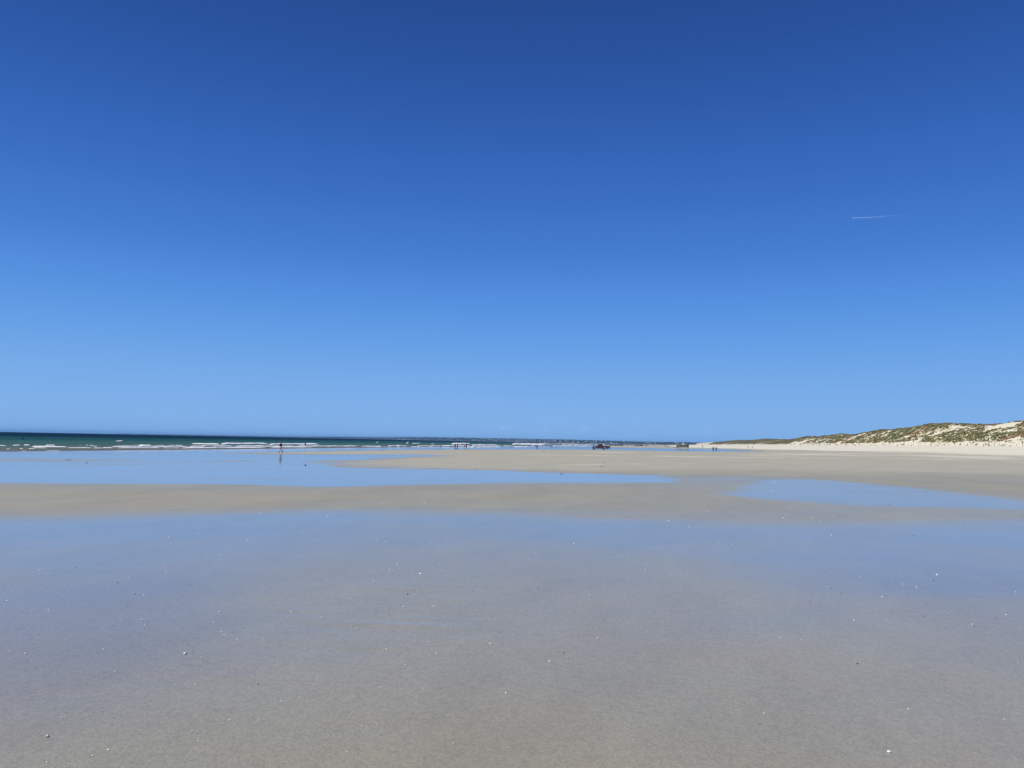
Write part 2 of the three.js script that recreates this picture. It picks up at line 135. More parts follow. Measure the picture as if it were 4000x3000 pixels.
// ---------------------------------------------------------------- the lie of the land
// The shore runs away from the viewer and a little to the right: v counts metres up the beach from the water's edge, d metres along it (d = -z).
const SEA = -1;
const vOf = (x, d) => x + 88 - 0.2 * d;
function ground(x, d) {
  const v = vOf(x, d), s = 0.0115 - 0.0035 * sstep(0, 250, d);
  let h = SEA + s * v + 1.15e-4 * Math.max(0, v - 105) ** 2;
  h -= 0.2 * Math.exp(-(((v - 95) / 15) ** 2)) * sstep(150, 260, d);
  return v > 290 ? Math.min(h, 5.5) : Math.max(h, -4);
}
// wet and dry: outlines (v, d) rasterised on a map with d on a logarithmic scale
const MW = 2048, MV0 = -30, MV1 = 290, MD0 = -22, MD1 = 600, dToT = (d) => Math.log((Math.max(d, MD0) + 25) / (MD0 + 25)) / Math.log((MD1 + 25) / (MD0 + 25)), tToD = (t) => (MD0 + 25) * Math.pow((MD1 + 25) / (MD0 + 25), t) - 25;
function raster(polys) {
  const a = new Float32Array(MW * MW);
  for (const [poly, value] of polys) for (let j = 0; j < MW; j++) {
    const d = tToD((j + 0.5) / MW), xs = [];
    for (let k = 0; k < poly.length; k++) { const [v0, d0] = poly[k], [v1, d1] = poly[(k + 1) % poly.length]; if ((d0 > d) !== (d1 > d)) xs.push(v0 + (d - d0) / (d1 - d0) * (v1 - v0)); }
    xs.sort((p, q) => p - q);
    for (let k = 0; k + 1 < xs.length; k += 2) { const i0 = Math.max(0, Math.ceil((xs[k] - MV0) / (MV1 - MV0) * MW - 0.5)), i1 = Math.min(MW - 1, Math.floor((xs[k + 1] - MV0) / (MV1 - MV0) * MW - 0.5)); for (let i = i0; i <= i1; i++) a[j * MW + i] = value; }
  }
  return a;
}
function blur(a, rx, ry) {
  const b = new Float32Array(a.length), c = new Float32Array(a.length), cl = (k) => Math.min(MW - 1, Math.max(0, k));
  for (let j = 0; j < MW; j++) { let s = 0; for (let k = -rx; k <= rx; k++) s += a[j * MW + cl(k)]; for (let i = 0; i < MW; i++) { b[j * MW + i] = s / (2 * rx + 1); s += a[j * MW + cl(i + rx + 1)] - a[j * MW + cl(i - rx)]; } }
  for (let i = 0; i < MW; i++) { let s = 0; for (let k = -ry; k <= ry; k++) s += b[cl(k) * MW + i]; for (let j = 0; j < MW; j++) { c[j * MW + i] = s / (2 * ry + 1); s += b[cl(j + ry + 1) * MW + i] - b[cl(j - ry) * MW + i]; } }
  return c;
}
const soft = (a, r) => blur(blur(a, r, r), r, r);
const wide = soft(raster([[NEAR_WET, 1], [TIDAL_POOL, 1], [RUNNEL_POOL, 1]]), 34), nearWet = soft(raster([[NEAR_WET, 1]]), 12), pools = soft(raster([[TIDAL_POOL, 1], [DAMP_LINE_A, 0.35], [DAMP_LINE_B, 0.35]]), 3), runnel = soft(raster([[RUNNEL_POOL, 1]]), 9), dampStrip = soft(raster([[DAMP_STRIP, 1], [DAMP_TIP, 1]]), 12);
function mapAt(a, v, d) {
  const x = Math.min(MW - 1.001, Math.max(0, (v - MV0) / (MV1 - MV0) * MW - 0.5)), y = Math.min(MW - 1.001, Math.max(0, dToT(d) * MW - 0.5)), i = Math.floor(x), j = Math.floor(y), fx = x - i, fy = y - j, k = j * MW + i;
  return mix(mix(a[k], a[k + 1], fx), mix(a[k + MW], a[k + MW + 1], fx), fy);
}
// how wet the sand is here: [film of water 0..1, how smooth that film lies 0..1]
function wetness(v, d) {
  const w = (0.9 * (fbm(v * 0.45, d * 0.9, 3) - 0.5) + 0.9 * (fbm(v * 0.16 + 3, d * 2.4, 3) - 0.5)) * Math.min(3, 0.4 + d * 0.02), n = mapAt(nearWet, v + w, d + w * 0.4), p = mapAt(pools, v + w * 1.5, d + w), r = sstep(0.1, 0.75, mapAt(runnel, v + w * 0.7, d + w * 0.5)), s = mapAt(dampStrip, v, d);
  const x = v - 88 + 0.2 * d, side = sstep(1.2, 4.5, Math.abs(x - 0.2)), middle = Math.exp(-(((x - 0.3) / 2.2) ** 2) - ((d - 10.2) / 2) ** 2);
  const patch = Math.min(1, Math.max(0, sstep(0.3, 0.7, fbm(v * 0.22 + 40, d * 0.3, 4)) * 0.7 + 0.45 * side - 0.8 * middle)), drying = mix(0.78, 1, Math.min(1, patch * 0.75 + sstep(5, 11, d) * 0.4));
  const streak = 1 - 0.2 * sstep(0.52, 0.72, fbm(v * 0.1, d * 1.1 + 3, 3)) * sstep(10, 20, d);
  const halo = sstep(0.12, 0.62, mapAt(wide, v + w * 1.5, d + w)) * (0.42 + 0.3 * fbm(v * 0.5 + 8, d * 1.2, 3)), mottled = 0.3 * sstep(0.4, 0.7, fbm(v * 0.2, d * 0.5, 3)) * (1 - sstep(30, 50, d));
  const film = Math.max(n * drying, p * streak, r * 0.88 * streak, s * 0.78, halo, mottled);
  return [film, Math.max(p * mix(0.8, 1, streak * 5 - 4), r * 0.8, s * 0.6, halo * 0.7, n * mix(0.4, 0.74, patch) + n * 0.14 * sstep(7, 15, d))];
}
function wetTexture() {
  const d = new Uint8Array(MW * MW * 4);
  for (let j = 0; j < MW; j++) for (let i = 0; i < MW; i++) {
    const [f, s] = wetness(MV0 + (i + 0.5) / MW * (MV1 - MV0), tToD((j + 0.5) / MW)), o = (j * MW + i) * 4;
    d[o] = 255 * f; d[o + 1] = 255 * mix(ROUGH_WET, ROUGH_POOL, s); d[o + 2] = 0; d[o + 3] = 255;
  }
  const t = new THREE.DataTexture(d, MW, MW); t.wrapS = t.wrapT = THREE.ClampToEdgeWrapping; t.magFilter = THREE.LinearFilter; t.channel = 0; t.needsUpdate = true;
  return t;
}
const ROUGH_WET = 0.34, ROUGH_POOL = 0.05;
const wetMap = wetTexture();

// ---------------------------------------------------------------- beach
const SAND_DRY = [0.358, 0.35, 0.292], SAND_DAMP = [0.28, 0.278, 0.24], SAND_WET = [0.292, 0.272, 0.194], SAND_POOL = [0.24, 0.228, 0.185], SAND_WHITE = [0.64, 0.615, 0.5], GRAIN_MEAN = 0.84;
function sandColour(v, d) {
  const [f, s] = wetness(v, d);
  let c = mix3(mix3(SAND_DAMP, SAND_DRY, sstep(0.3, 0.7, fbm(v * 0.07, d * 0.05, 3) * 0.6 + sstep(32, 75, d) * 0.75 - 0.1)), SAND_WET, sstep(0, 0.8, f));
  c = mix3(c, SAND_POOL, sstep(0.45, 0.95, s) * 0.85);
  const along = fbm(v * 0.05, d * 0.008 + 7, 4);
  let white = sstep(148, 166, v + 57 * sstep(260, 620, d) + 34 * (along - 0.5) + 14 * (fbm(v * 0.35, d * 0.012, 3) - 0.5));
  white = Math.max(white, 0.75 * sstep(0.62, 0.74, fbm(v * 0.28 + d * 0.05, d * 0.02 + 31, 3)) * sstep(112, 140, v));
  for (const [v0, d0, v1, d1, w] of STREAKS) {
    const ev = v1 - v0, ed = d1 - d0, t = ((v - v0) * ev + (d - d0) * ed) / (ev * ev + ed * ed);
    if (t > -0.1 && t < 1.1) { const dist = Math.abs(d - d0 - t * ed) + Math.abs(v - v0 - t * ev), n = noise2(v * 0.5, d * 0.35); white = Math.max(white, 0.5 * (1 - sstep(0.15 * w, 0.75 * w, dist + w * 0.5 * (n - 0.5))) * sstep(-0.1, 0.15, t) * (1 - sstep(0.85, 1.1, t))); }
  }
  c = mix3(c, SAND_WHITE, white);
  const m = 1 + 0.16 * (fbm(v * 0.6, d * 0.25, 4) - 0.5) + 0.12 * (fbm(v * 2.7, d * 1.3, 3) - 0.5), t = 0.06 * (fbm(v * 0.13 + 9, d * 0.1, 3) - 0.5) + 0.09 * (fbm(v * 1.1 + 2, d * 1.6, 3) - 0.5);
  return [c[0] * m * (1 + t) / GRAIN_MEAN, c[1] * m / GRAIN_MEAN, c[2] * m * (1 - t) / GRAIN_MEAN];
}
const fineA = tileNoise(1024, 512, 11), fineB = tileNoise(1024, 170, 12), fineC = tileNoise(1024, 60, 13), rip = tileNoise(1024, 24, 14), white1 = rng(15);
const grain = grainTexture(1024, (i, j) => { const g = 0.84 + 0.26 * (white1() - 0.5) + 0.2 * (fineA(i, j) - 0.5) + 0.16 * (fineB(i, j) - 0.5) + 0.07 * (fineC(i, j) - 0.5); return [g * 1.0, g * (0.995 + 0.03 * (white1() - 0.5)), g * (0.985 + 0.06 * (white1() - 0.5))].map((q) => Math.min(1, q)); }, 1);
const relief = grainTexture(1024, (i, j) => 0.5 + 0.35 * (fineA(i, j) - 0.5) + 0.35 * (fineB(i, j) - 0.5) + 0.3 * (fineC(i, j) - 0.5) + 0.3 * (rip(i, j * 2) - 0.5), 1);
{
  const xs = [], ds = [], NX = 470, B = Math.asinh(1600);
  for (let i = 0; i < NX; i++) xs.push(Math.sinh(B * (i / (NX - 1) * 2 - 1)));
  for (let d = -90; d < 0; d += 6) ds.push(d);
  for (let d = 0; d < 1.6; d += 0.2) ds.push(d);
  for (let d = 1.6; d < 5300; d *= d > 3.5 && d < 13 ? 1.005 : 1.0085) ds.push(d);
  const g = sheet(xs.length, ds.length, (i, j) => {
    const d = ds[j], lean = 0.2 * Math.max(0, d - 30) * sstep(30, 200, d), x = xs[i] + lean, v = vOf(x, d), n = (0.006 * (fbm(x * 1.1, d * 0.5, 3) - 0.5) + 0.011 * (d < 14 ? (fbm(x * 0.7 + 0.35 * d, d * 6.5 + x * 0.9, 2) - 0.5) * Math.max(0.2 * sstep(0.5, 0.72, fbm(x * 0.35 + 4, d * 0.3, 2)), Math.exp(-(((x + 1.2) / 1.2) ** 2) - ((d - 7.6) / 1.9) ** 2)) : 0)) * (1 - mapAt(pools, v, d)) + (v > 150 ? 0.35 * sstep(150, 230, v) * (fbm(x * 0.05, d * 0.02, 4) - 0.5) : 0);
    return { p: [x, ground(x, d) + n, -d], c: sandColour(v, d), uv: [(v - MV0) / (MV1 - MV0), dToT(d)], uv1: [x / 2.6 + 0.03 * d, d / 2.6] };
  });
  const m = new THREE.MeshPhysicalMaterial({ vertexColors: true, map: grain, bumpMap: relief, bumpScale: 0.004, roughness: 0.95, specularIntensity: 0.15, clearcoat: 1, clearcoatMap: wetMap, clearcoatRoughness: 1, clearcoatRoughnessMap: wetMap });
  add(new THREE.Mesh(g, m), 'beach', 'wide sandy beach with wet mirror-like pools and drier bars', null, null, 'structure');
}

// ---------------------------------------------------------------- sea
const WATER = [[-10, 0.17, 0.165, 0.15], [4, 0.15, 0.155, 0.15], [14, 0.12, 0.16, 0.15], [35, 0.085, 0.15, 0.145], [60, 0.056, 0.135, 0.135], [110, 0.03, 0.11, 0.12], [230, 0.011, 0.062, 0.08], [430, 0.003, 0.018, 0.034], [1500, 0.0012, 0.009, 0.026], [40000, 0.001, 0.007, 0.024]];
const SW = 512, w1 = tileNoise(SW, 9, 21), w2 = tileNoise(SW, 23, 22), w3 = tileNoise(SW, 60, 23);
const chop = grainTexture(SW, (i, j) => { const r = (f, a, b) => 1 - Math.abs(2 * f(a, b) - 1); return 0.45 * r(w1, i, j) + 0.33 * r(w2, i, j) + 0.2 * r(w3, i, j); }, 1);
function swell(q, d) {
  const ph = q / 3.6 + 2.2 * fbm(q * 0.01, d * 0.006, 2) * 6, a = 0.015 + (0.05 * sstep(8, 45, q) + 0.12 * sstep(60, 110, q)) * (1 - 0.5 * sstep(150, 400, q)), s = Math.sin(ph) * 0.5 + 0.5;
  return a * (Math.pow(s, 2.2) - 0.35) * (0.5 + fbm(d * 0.02, q * 0.012, 2)) + 0.05 * sstep(5, 30, q) * (fbm(q * 0.5, d * 0.35, 2) - 0.5);
}
{
  const qs = [], ds = [];
  for (let q = -7; q < 130; q += 0.8) qs.push(q);
  for (let q = 130; q < 13000; q *= 1.05) qs.push(q);
  for (let d = -600; d < 60; d += 15) ds.push(d);
  for (let d = 60; d < 13500; d *= 1.0105) ds.push(d);
  const g = sheet(qs.length, ds.length, (i, j) => {
    const q = qs[qs.length - 1 - i], d = ds[j], x = -88 + 0.2 * d - q, band = (fbm(q * 0.03 + 3, d * 0.004, 4) - 0.5);
    const c = table(WATER, q * (1 + 0.9 * band) + 6 * (fbm(q * 0.2, d * 0.02, 2) - 0.5)), m = 1 + 0.35 * (fbm(q * 0.06, d * 0.012 + 5, 3) - 0.5);
    return { p: [x, SEA + swell(q, d), -d], c: c.map((k) => k * m), uv: [x / 9, d / 9], uv1: [x / 9, d / 9] };
  });
  add(new THREE.Mesh(g, new THREE.MeshPhysicalMaterial({ vertexColors: true, roughness: 0.6, ior: 1.33, specularIntensity: 0.02, bumpMap: chop, bumpScale: 0.55 })), 'sea', 'green to navy sea with low swell', null, null, 'structure');
}
{ // broken water: rolls of foam along the crests, and flecks left between them
  const gs = [], r = rng(77);
  function roll(x0, d0, x1, d1, h, wide) {
    const L = Math.hypot(x1 - x0, d1 - d0), n = Math.max(5, Math.min(260, Math.ceil(L / Math.max(0.25, h * 1.1)))), K = 8, P = [], I = [], tx = (x1 - x0) / L, td = (d1 - d0) / L, s0 = r() * 99;
    for (let k = 0; k <= n; k++) {
      const t = k / n, end = Math.pow(Math.min(1, Math.min(t, 1 - t) * 9 + 0.1), 0.5), lump = 0.7 + 0.6 * fbm(t * L * 0.45 / h * 0.35 + s0, s0, 3), hh = h * end * lump, dep = wide * h * end * (0.6 + 0.8 * noise2(t * L * 0.3 + s0, 3)), off = h * 2.2 * (fbm(t * L * 0.06 + s0, 8, 2) - 0.5);
      for (let a = 0; a <= K; a++) {
        const th = Math.PI * a / K, u = Math.cos(th) * dep + off, y = Math.sin(th) * hh * (0.94 + 0.12 * hash2(k + (s0 * 31 | 0), a)) - 0.08;
        P.push(x0 + tx * t * L - td * u, SEA + y, -(d0 + td * t * L + tx * u));
      }
    }
    for (let k = 0; k < n; k++) for (let a = 0; a < K; a++) { const p = k * (K + 1) + a; I.push(p, p + 1, p + K + 2, p, p + K + 2, p + K + 1); }
    const g = new THREE.BufferGeometry(); g.setAttribute('position', new THREE.Float32BufferAttribute(P, 3)); g.setIndex(I); g.computeVertexNormals(); gs.push(g);
  }
  for (const [x0, d0, x1, d1, h] of FOAM) { const long = sstep(4, 20, Math.hypot(x1 - x0, d1 - d0)); roll(x0, d0, x1, d1, h * mix(0.7, 1, long) + mix(0.07, 0.15, long), h < 0.15 ? 2.4 : 1.6); };
  for (let k = 0; k < 45; k++) { const q = 2 + 40 * r() ** 1.4, d = 240 * Math.pow(4, r()), x = -88 + 0.2 * d - q, L = (0.6 + 3 * r() * r()) * (0.6 + d / 300); roll(x, d, x + 0.2 * L + (r() - 0.5) * 0.4, d + L, 0.11 + 0.03 * r(), 1.5); }
  const FOAMMAT = mat(0.92, 0.92, 0.92, 0.9, { specularIntensity: 0.3 });
  add(new THREE.Mesh(mergeGeometries(gs), FOAMMAT), 'surf_foam', 'white foam of small breaking waves along the water edge', 'foam', null, 'stuff');
}

// ---------------------------------------------------------------- dunes
const blow = (v, d, v0, d0, rv, rd) => Math.exp(-(((v - v0) / rv) ** 2) - ((d - d0) / rd) ** 2);
function dune(v, d) {
  const x = v - 88 + 0.2 * d, h0 = SEA + 0.008 * v + 1.15e-4 * (Math.min(v, 274) - 105) ** 2, top = table(CREST, Math.max(463, d + 14 * (fbm(d * 0.03, 2, 2) - 0.5)))[0], foot = 268 + 9 * (fbm(d * 0.018, 5, 3) - 0.5);
  const t = (v - foot) / (304 + 10 * (fbm(d * 0.012, 9, 2) - 0.5) - foot), rise = t < 1 ? sstep(0, 1, t) * 0.55 + 0.45 * Math.min(1, Math.max(0, t)) ** 0.8 : 1 - 0.22 * sstep(1, 2.6, t);
  const c = v * 0.96 + d * 0.28, e = d * 0.96 - v * 0.28, a = sstep(0, 0.35, t);
  const n = 3.4 * (fbm(c * 0.09, e * 0.028, 4) - 0.5) * a * (0.55 + 0.45 * sstep(1, 1.5, t)) + 0.9 * (fbm(v * 0.3, d * 0.16, 3) - 0.5) * a;
  return [x, Math.max(h0 - 0.5, h0 - 0.12 + (top - h0) * rise + n - (t < 1.1 ? 0 : 0.8)), t];
}
function cover(v, d, t) {   // share of marram grass, 0..1
  const c = v * 0.96 + d * 0.28, e = d * 0.96 - v * 0.28;
  let n = fbm(c * 0.1, e * 0.02, 2) * 0.34 + fbm(c * 0.34 + 2, e * 0.055, 3) * 0.4 + fbm(c * 0.8 + 5, e * 0.24, 2) * 0.26;
  n += 0.07 * sstep(0.15, 0.45, t) - 0.42 * (1 - sstep(0.02, 0.22, t)) + 0.1 * Math.exp(-(((t - 1.02) / 0.09) ** 2)) ;
  n -= 0.45 * blow(v, d, 297, 474, 7, 13) + 0.22 * blow(v, d, 294, 640, 7, 12) + 0.1 * blow(v, d, 300, 560, 6, 22);
  return sstep(0.455, 0.555, n);
}
const DUNE_SAND = [0.62, 0.585, 0.47];
const grassTone = (v, d) => { const k = fbm(v * 0.09 + 3, d * 0.035, 3), q = fbm(v * 0.5, d * 0.3 + 8, 2); return mix3(mix3([0.25, 0.25, 0.095], [0.42, 0.385, 0.17], q), [0.42, 0.29, 0.13], sstep(0.55, 0.72, k)); };
{
  const vs = [], ds = [];
  for (let v = 262; v < 330; v += 0.8) vs.push(v);
  for (let v = 330; v < 470; v += 5) vs.push(v);
  for (let d = 190; d < 5200; d *= 1.0026) ds.push(d);
  const g = sheet(vs.length, ds.length, (i, j) => {
    const v = vs[i], d = ds[j], [x, y, t] = dune(v, d), k = cover(v, d, t) * 0.5, m = 0.9 + 0.2 * fbm(v * 0.8, d * 0.5, 3);
    return { p: [x, y, -d], c: mix3(DUNE_SAND, grassTone(v, d), k).map((q) => q * m), uv: [x / 3, d / 3], uv1: [x / 3, d / 3] };
  });
  add(new THREE.Mesh(g, new THREE.MeshPhysicalMaterial({ vertexColors: true, roughness: 1, specularIntensity: 0.1 })), 'dunes', 'pale sand dunes partly covered with grass', null, null, 'structure');
  // marram grass: sprays of blades
  const P = [], N = [], r = rng(5);
  for (let k = 0; k < 22; k++) {
    const a = r() * 6.283, lean = 0.25 + 0.75 * r(), h = 0.45 + 0.55 * r(), w = 0.1 + 0.06 * r(), bx = 0.35 * (r() - 0.5), bz = 0.35 * (r() - 0.5), cx = Math.cos(a), cz = Math.sin(a), tx = bx + cx * lean * 0.7, tz = bz + cz * lean * 0.7, mx = bx + cx * lean * 0.25, mz = bz + cz * lean * 0.25;
    P.push(bx - cz * w, 0, bz + cx * w, bx + cz * w, 0, bz - cx * w, mx + cz * w, h * 0.7, mz - cx * w, bx - cz * w, 0, bz + cx * w, mx + cz * w, h * 0.7, mz - cx * w, mx - cz * w, h * 0.7, mz + cx * w, mx - cz * w, h * 0.7, mz + cx * w, mx + cz * w, h * 0.7, mz - cx * w, tx, h, tz);
    for (let q = 0; q < 9; q++) N.push(cx * 0.5, 0.8, cz * 0.5);
  }
  const tuft = new THREE.BufferGeometry(); tuft.setAttribute('position', new THREE.Float32BufferAttribute(P, 3)); tuft.setAttribute('normal', new THREE.Float32BufferAttribute(N, 3));
  const spots = [];
  for (let k = 0; k < 420000 && spots.length < 60000; k++) {
    const d = 330 * Math.pow(10, r() ** 1.25), v = 266 + 62 * r(), [x, y, t] = dune(v, d);
    if (t > 1.5 || r() > 0.6 * cover(v, d, t) * (0.2 + 0.8 * sstep(0.3, 0.7, noise2(v * 0.35, d * 0.2))) + (t > -0.05 && t < 0.2 ? 0.012 : 0)) continue;
    spots.push([x, y, d, v]);
  }
  const tufts = new THREE.InstancedMesh(tuft, new THREE.MeshPhysicalMaterial({ color: 0xffffff, roughness: 1, specularIntensity: 0.1, side: THREE.DoubleSide }), spots.length), M = new THREE.Matrix4(), Q = new THREE.Quaternion(), UP = new THREE.Vector3(0, 1, 0), c = new THREE.Color();
  spots.forEach(([x, y, d, v], k) => {
    const s = (0.4 + 0.7 * r() * r()) * (1 + d / 1500);
    tufts.setMatrixAt(k, M.compose(new THREE.Vector3(x, y - 0.08, -d), Q.setFromAxisAngle(UP, r() * 6.283), new THREE.Vector3(s, s * (0.7 + 0.5 * r()), s)));
    const g = grassTone(v, d), f = 0.95 + 0.6 * r(); tufts.setColorAt(k, c.setRGB(g[0] * f, g[1] * f, g[2] * f));
  });
  add(tufts, 'marram_grass', 'olive green marram grass growing in tufts all over the dunes', 'grass', null, 'stuff');
}

// ---------------------------------------------------------------- far shore
const hillAt = (k, s) => {   // k along the ridge table, s 0 shore .. 1 ridge
  const i = Math.min(RIDGE.length - 2, Math.floor(k)), t = k - i, x = mix(RIDGE[i][0], RIDGE[i + 1][0], t), d = mix(RIDGE[i][1], RIDGE[i + 1][1], t), h = mix(RIDGE[i][2], RIDGE[i + 1][2], t), dd = d - 900 + 900 * s, f = s <= 1 ? Math.pow(Math.max(0, s), 1 / 0.9) : 1 - 0.5 * (s - 1);
  return [x * dd / d, SEA - 0.5 + (h - SEA) * f, dd];
};
{
  const NK = 620, NS = 26;
  const g = sheet(NK, NS, (i, j) => {
    const k = i / (NK - 1) * (RIDGE.length - 1), s = j / (NS - 1) * 1.5 - 0.02, [x, y, d] = hillAt(k, s), wood = sstep(0.4, 0.52, fbm(x * 0.006, d * 0.009, 4)), bump = Math.max(0, s) < 0.03 ? 0 : (2.2 + 2.6 * wood) * (fbm(x * 0.03, d * 0.03, 3) - 0.35);
    const field = mix3([0.05, 0.07, 0.03], [0.12, 0.12, 0.06], sstep(0.5, 0.75, noise2(x * 0.012, d * 0.018)));
    return { p: [x, y + bump, -d], c: s < 0.04 ? [0.3, 0.28, 0.24] : mix3(field, [0.02, 0.032, 0.02], wood), uv: [0, 0] };
  });
  add(new THREE.Mesh(g, new THREE.MeshPhysicalMaterial({ vertexColors: true, roughness: 1, specularIntensity: 0.1 })), 'hills', 'low wooded hills of the far shore across the bay', null, null, 'structure');
}
function houseGeometry(w, h, l, roof) {
  const s = new THREE.Shape([new THREE.Vector2(-l / 2, 0), new THREE.Vector2(l / 2, 0), new THREE.Vector2(l / 2, h), new THREE.Vector2(0, h + roof), new THREE.Vector2(-l / 2, h)]);
  const walls = new THREE.ExtrudeGeometry(s, { depth: w, bevelEnabled: false }).translate(0, 0, -w / 2).rotateY(Math.PI / 2);
  const a = Math.atan2(roof, l / 2), e = Math.hypot(roof, l / 2) + 0.5, slab = (k) => new THREE.BoxGeometry(w + 0.6, 0.3, e).translate(0, 0.17, 0).rotateX(k * a).translate(0, h + roof / 2, k * l / 4);
  return [walls, mergeGeometries([slab(1), slab(-1)])];
}
const WHITEWALL = mat(0.76, 0.75, 0.72, 0.9), SLATE = mat(0.1, 0.11, 0.13, 0.8);
{
  const [walls, roof] = houseGeometry(13, 6.2, 8.5, 4), proto = new THREE.Group(), r = rng(31);
  part(proto, 'wall', walls, WHITEWALL); part(proto, 'roof', roof, SLATE);
  HOUSES.forEach(([x, d, f]) => {
    const o = proto.clone(), s = 0.55 + 0.4 * r();
    // nearest station on the ridge for the height of the slope
    let best = 0, bd = 1e9; for (let k = 0; k < RIDGE.length - 1; k += 0.1) { const p = hillAt(k, Math.pow(f, 0.9)); const e = Math.abs(p[0] / p[2] - x / d); if (e < bd) { bd = e; best = k; } }
    const p = hillAt(best, Math.pow(f, 0.9));
    o.position.set(p[0], p[1] + 1.2, -p[2]); o.rotation.y = (r() - 0.5) * 1.6; o.scale.setScalar(s);
    add(o, 'far_house', 'tiny white house on the hazy hills of the far shore', 'house', 'white houses on the far shore');
  });
}

// ---------------------------------------------------------------- people
// joints from a pose (metres, a person 1.75 m tall, facing +z); each bone is a tapered capsule, joined with a smooth minimum
function joints(p) {
  const J = {}, V = (x, y, z) => new THREE.Vector3(x, y, z), dir = (a) => V(0, -Math.cos(a), Math.sin(a));   // a: swing forward from hanging down
  const hip = V(0, 0, 0), lean = p.lean ?? 0.04, up = V(0, Math.cos(lean), Math.sin(lean));
  J.pelvis = hip; J.waist = up.clone().multiplyScalar(0.13); J.chest = up.clone().multiplyScalar(0.33); J.neck = up.clone().multiplyScalar(0.5);
  const hl = lean * 0.6 + (p.head ?? 0), hu = V(0, Math.cos(hl), Math.sin(hl));
  J.head = J.neck.clone().addScaledVector(hu, 0.17); J.crown = J.neck.clone().addScaledVector(hu, 0.2);
  for (const [s, n] of [[1, 'L'], [-1, 'R']]) {
    const q = p[n];
    J['hip' + n] = V(s * 0.09, -0.02, 0);
    J['knee' + n] = J['hip' + n].clone().addScaledVector(dir(q.leg), 0.42);
    J['ankle' + n] = J['knee' + n].clone().addScaledVector(dir(q.leg - q.knee), 0.41);
    const fa = (q.foot ?? 0);
    J['heel' + n] = J['ankle' + n].clone().add(V(0, -0.05, -0.035));
    J['toe' + n] = J['ankle' + n].clone().add(V(s * 0.02, -0.06 + 0.17 * Math.sin(fa), 0.17 * Math.cos(fa)));
    J['sh' + n] = J.chest.clone().add(V(s * 0.17, 0.1 * up.y, 0.1 * up.z));
    const ud = dir(q.arm).add(V(s * (q.out ?? 0.14), 0, 0)).normalize(), fd = dir(q.arm + q.elbow).add(V(-s * (q.in ?? 0), 0, 0)).normalize();
    J['el' + n] = J['sh' + n].clone().addScaledVector(ud, 0.29);
    J['wr' + n] = J['el' + n].clone().addScaledVector(fd, 0.25);
    J['palm' + n] = J['wr' + n].clone().addScaledVector(fd, 0.07);
    J['fd' + n] = fd;
  }
  const low = Math.min(J.heelL.y, J.toeL.y, J.heelR.y, J.toeR.y) - 0.028;
  for (const k in J) if (!k.startsWith('fd')) J[k].y -= low;
  return J;
}
const BODY = [['pelvis', 'waist', 0.125, 0.118], ['waist', 'chest', 0.118, 0.135], ['chest', 'neck', 0.125, 0.06], ['neck', 'head', 0.055, 0.06], ['head', 'crown', 0.088, 0.094], ['shL', 'shR', 0.062, 0.062], ['hipL', 'hipR', 0.1, 0.1],
  ...['L', 'R'].flatMap((n) => [['hip' + n, 'knee' + n, 0.088, 0.056], ['knee' + n, 'ankle' + n, 0.058, 0.036], ['heel' + n, 'toe' + n, 0.038, 0.028], ['ankle' + n, 'heel' + n, 0.038, 0.036], ['sh' + n, 'el' + n, 0.053, 0.04], ['el' + n, 'wr' + n, 0.042, 0.028], ['wr' + n, 'palm' + n, 0.03, 0.034]])];
const cut = (a, b, t) => a.clone().lerp(b, t);
function field(bones, grow, res, keep) {
  const mc = new MarchingCubes(res, new THREE.MeshBasicMaterial(), false, false, 90000), f = mc.field, half = res / 2, S = 1.02;
  const bs = bones.map(([a, b, ra, rb]) => { const d = b.clone().sub(a), l2 = d.lengthSq() || 1e-9; return [a.x, a.y, a.z, d.x, d.y, d.z, l2, ra + grow, rb + grow]; });
  for (let k = 0; k < res; k++) for (let j = 0; j < res; j++) for (let i = 0; i < res; i++) {
    const x = (i - half) / half * S, y = (j - half) / half * S + 0.95, z = (k - half) / half * S;
    let m = 9;
    for (const [ax, ay, az, dx, dy, dz, l2, ra, rb] of bs) {
      const px = x - ax, py = y - ay, pz = z - az, t = Math.min(1, Math.max(0, (px * dx + py * dy + pz * dz) / l2)), qx = px - dx * t, qy = py - dy * t, qz = pz - dz * t, e = Math.sqrt(qx * qx + qy * qy + qz * qz) - ra - (rb - ra) * t;
      if (e > m + 0.05) continue;
      const h = Math.max(0, 0.04 - Math.abs(e - m)) / 0.04; m = Math.min(e, m) - h * h * 0.01;
    }
    if (keep) m = Math.max(m, keep(x, y, z));
    f[k * res * res + j * res + i] = -m;
  }
  mc.isolation = 0; mc.update();
  const n = mc.count, g = new THREE.BufferGeometry(), P = mc.positionArray.slice(0, n * 3), N = mc.normalArray.slice(0, n * 3);
  for (let q = 0; q < n; q++) { P[q * 3] *= S; P[q * 3 + 1] = P[q * 3 + 1] * S + 0.95; P[q * 3 + 2] *= S; const l = -Math.hypot(N[q * 3], N[q * 3 + 1], N[q * 3 + 2]) || 1; N[q * 3] /= l; N[q * 3 + 1] /= l; N[q * 3 + 2] /= l; }
  g.setAttribute('position', new THREE.BufferAttribute(P, 3)); g.computeVertexNormals();
  return g;
}
function capsuleGeometry(a, b, ra, rb) {
  const d = b.clone().sub(a), g = new THREE.CylinderGeometry(rb, ra, d.length(), 6, 1).translate(0, d.length() / 2, 0);
  g.applyQuaternion(new THREE.Quaternion().setFromUnitVectors(new THREE.Vector3(0, 1, 0), d.clone().normalize())).translate(a.x, a.y, a.z);
  const q = g.toNonIndexed(); q.deleteAttribute('uv'); q.computeVertexNormals(); return q;
}
const figures = new Map();
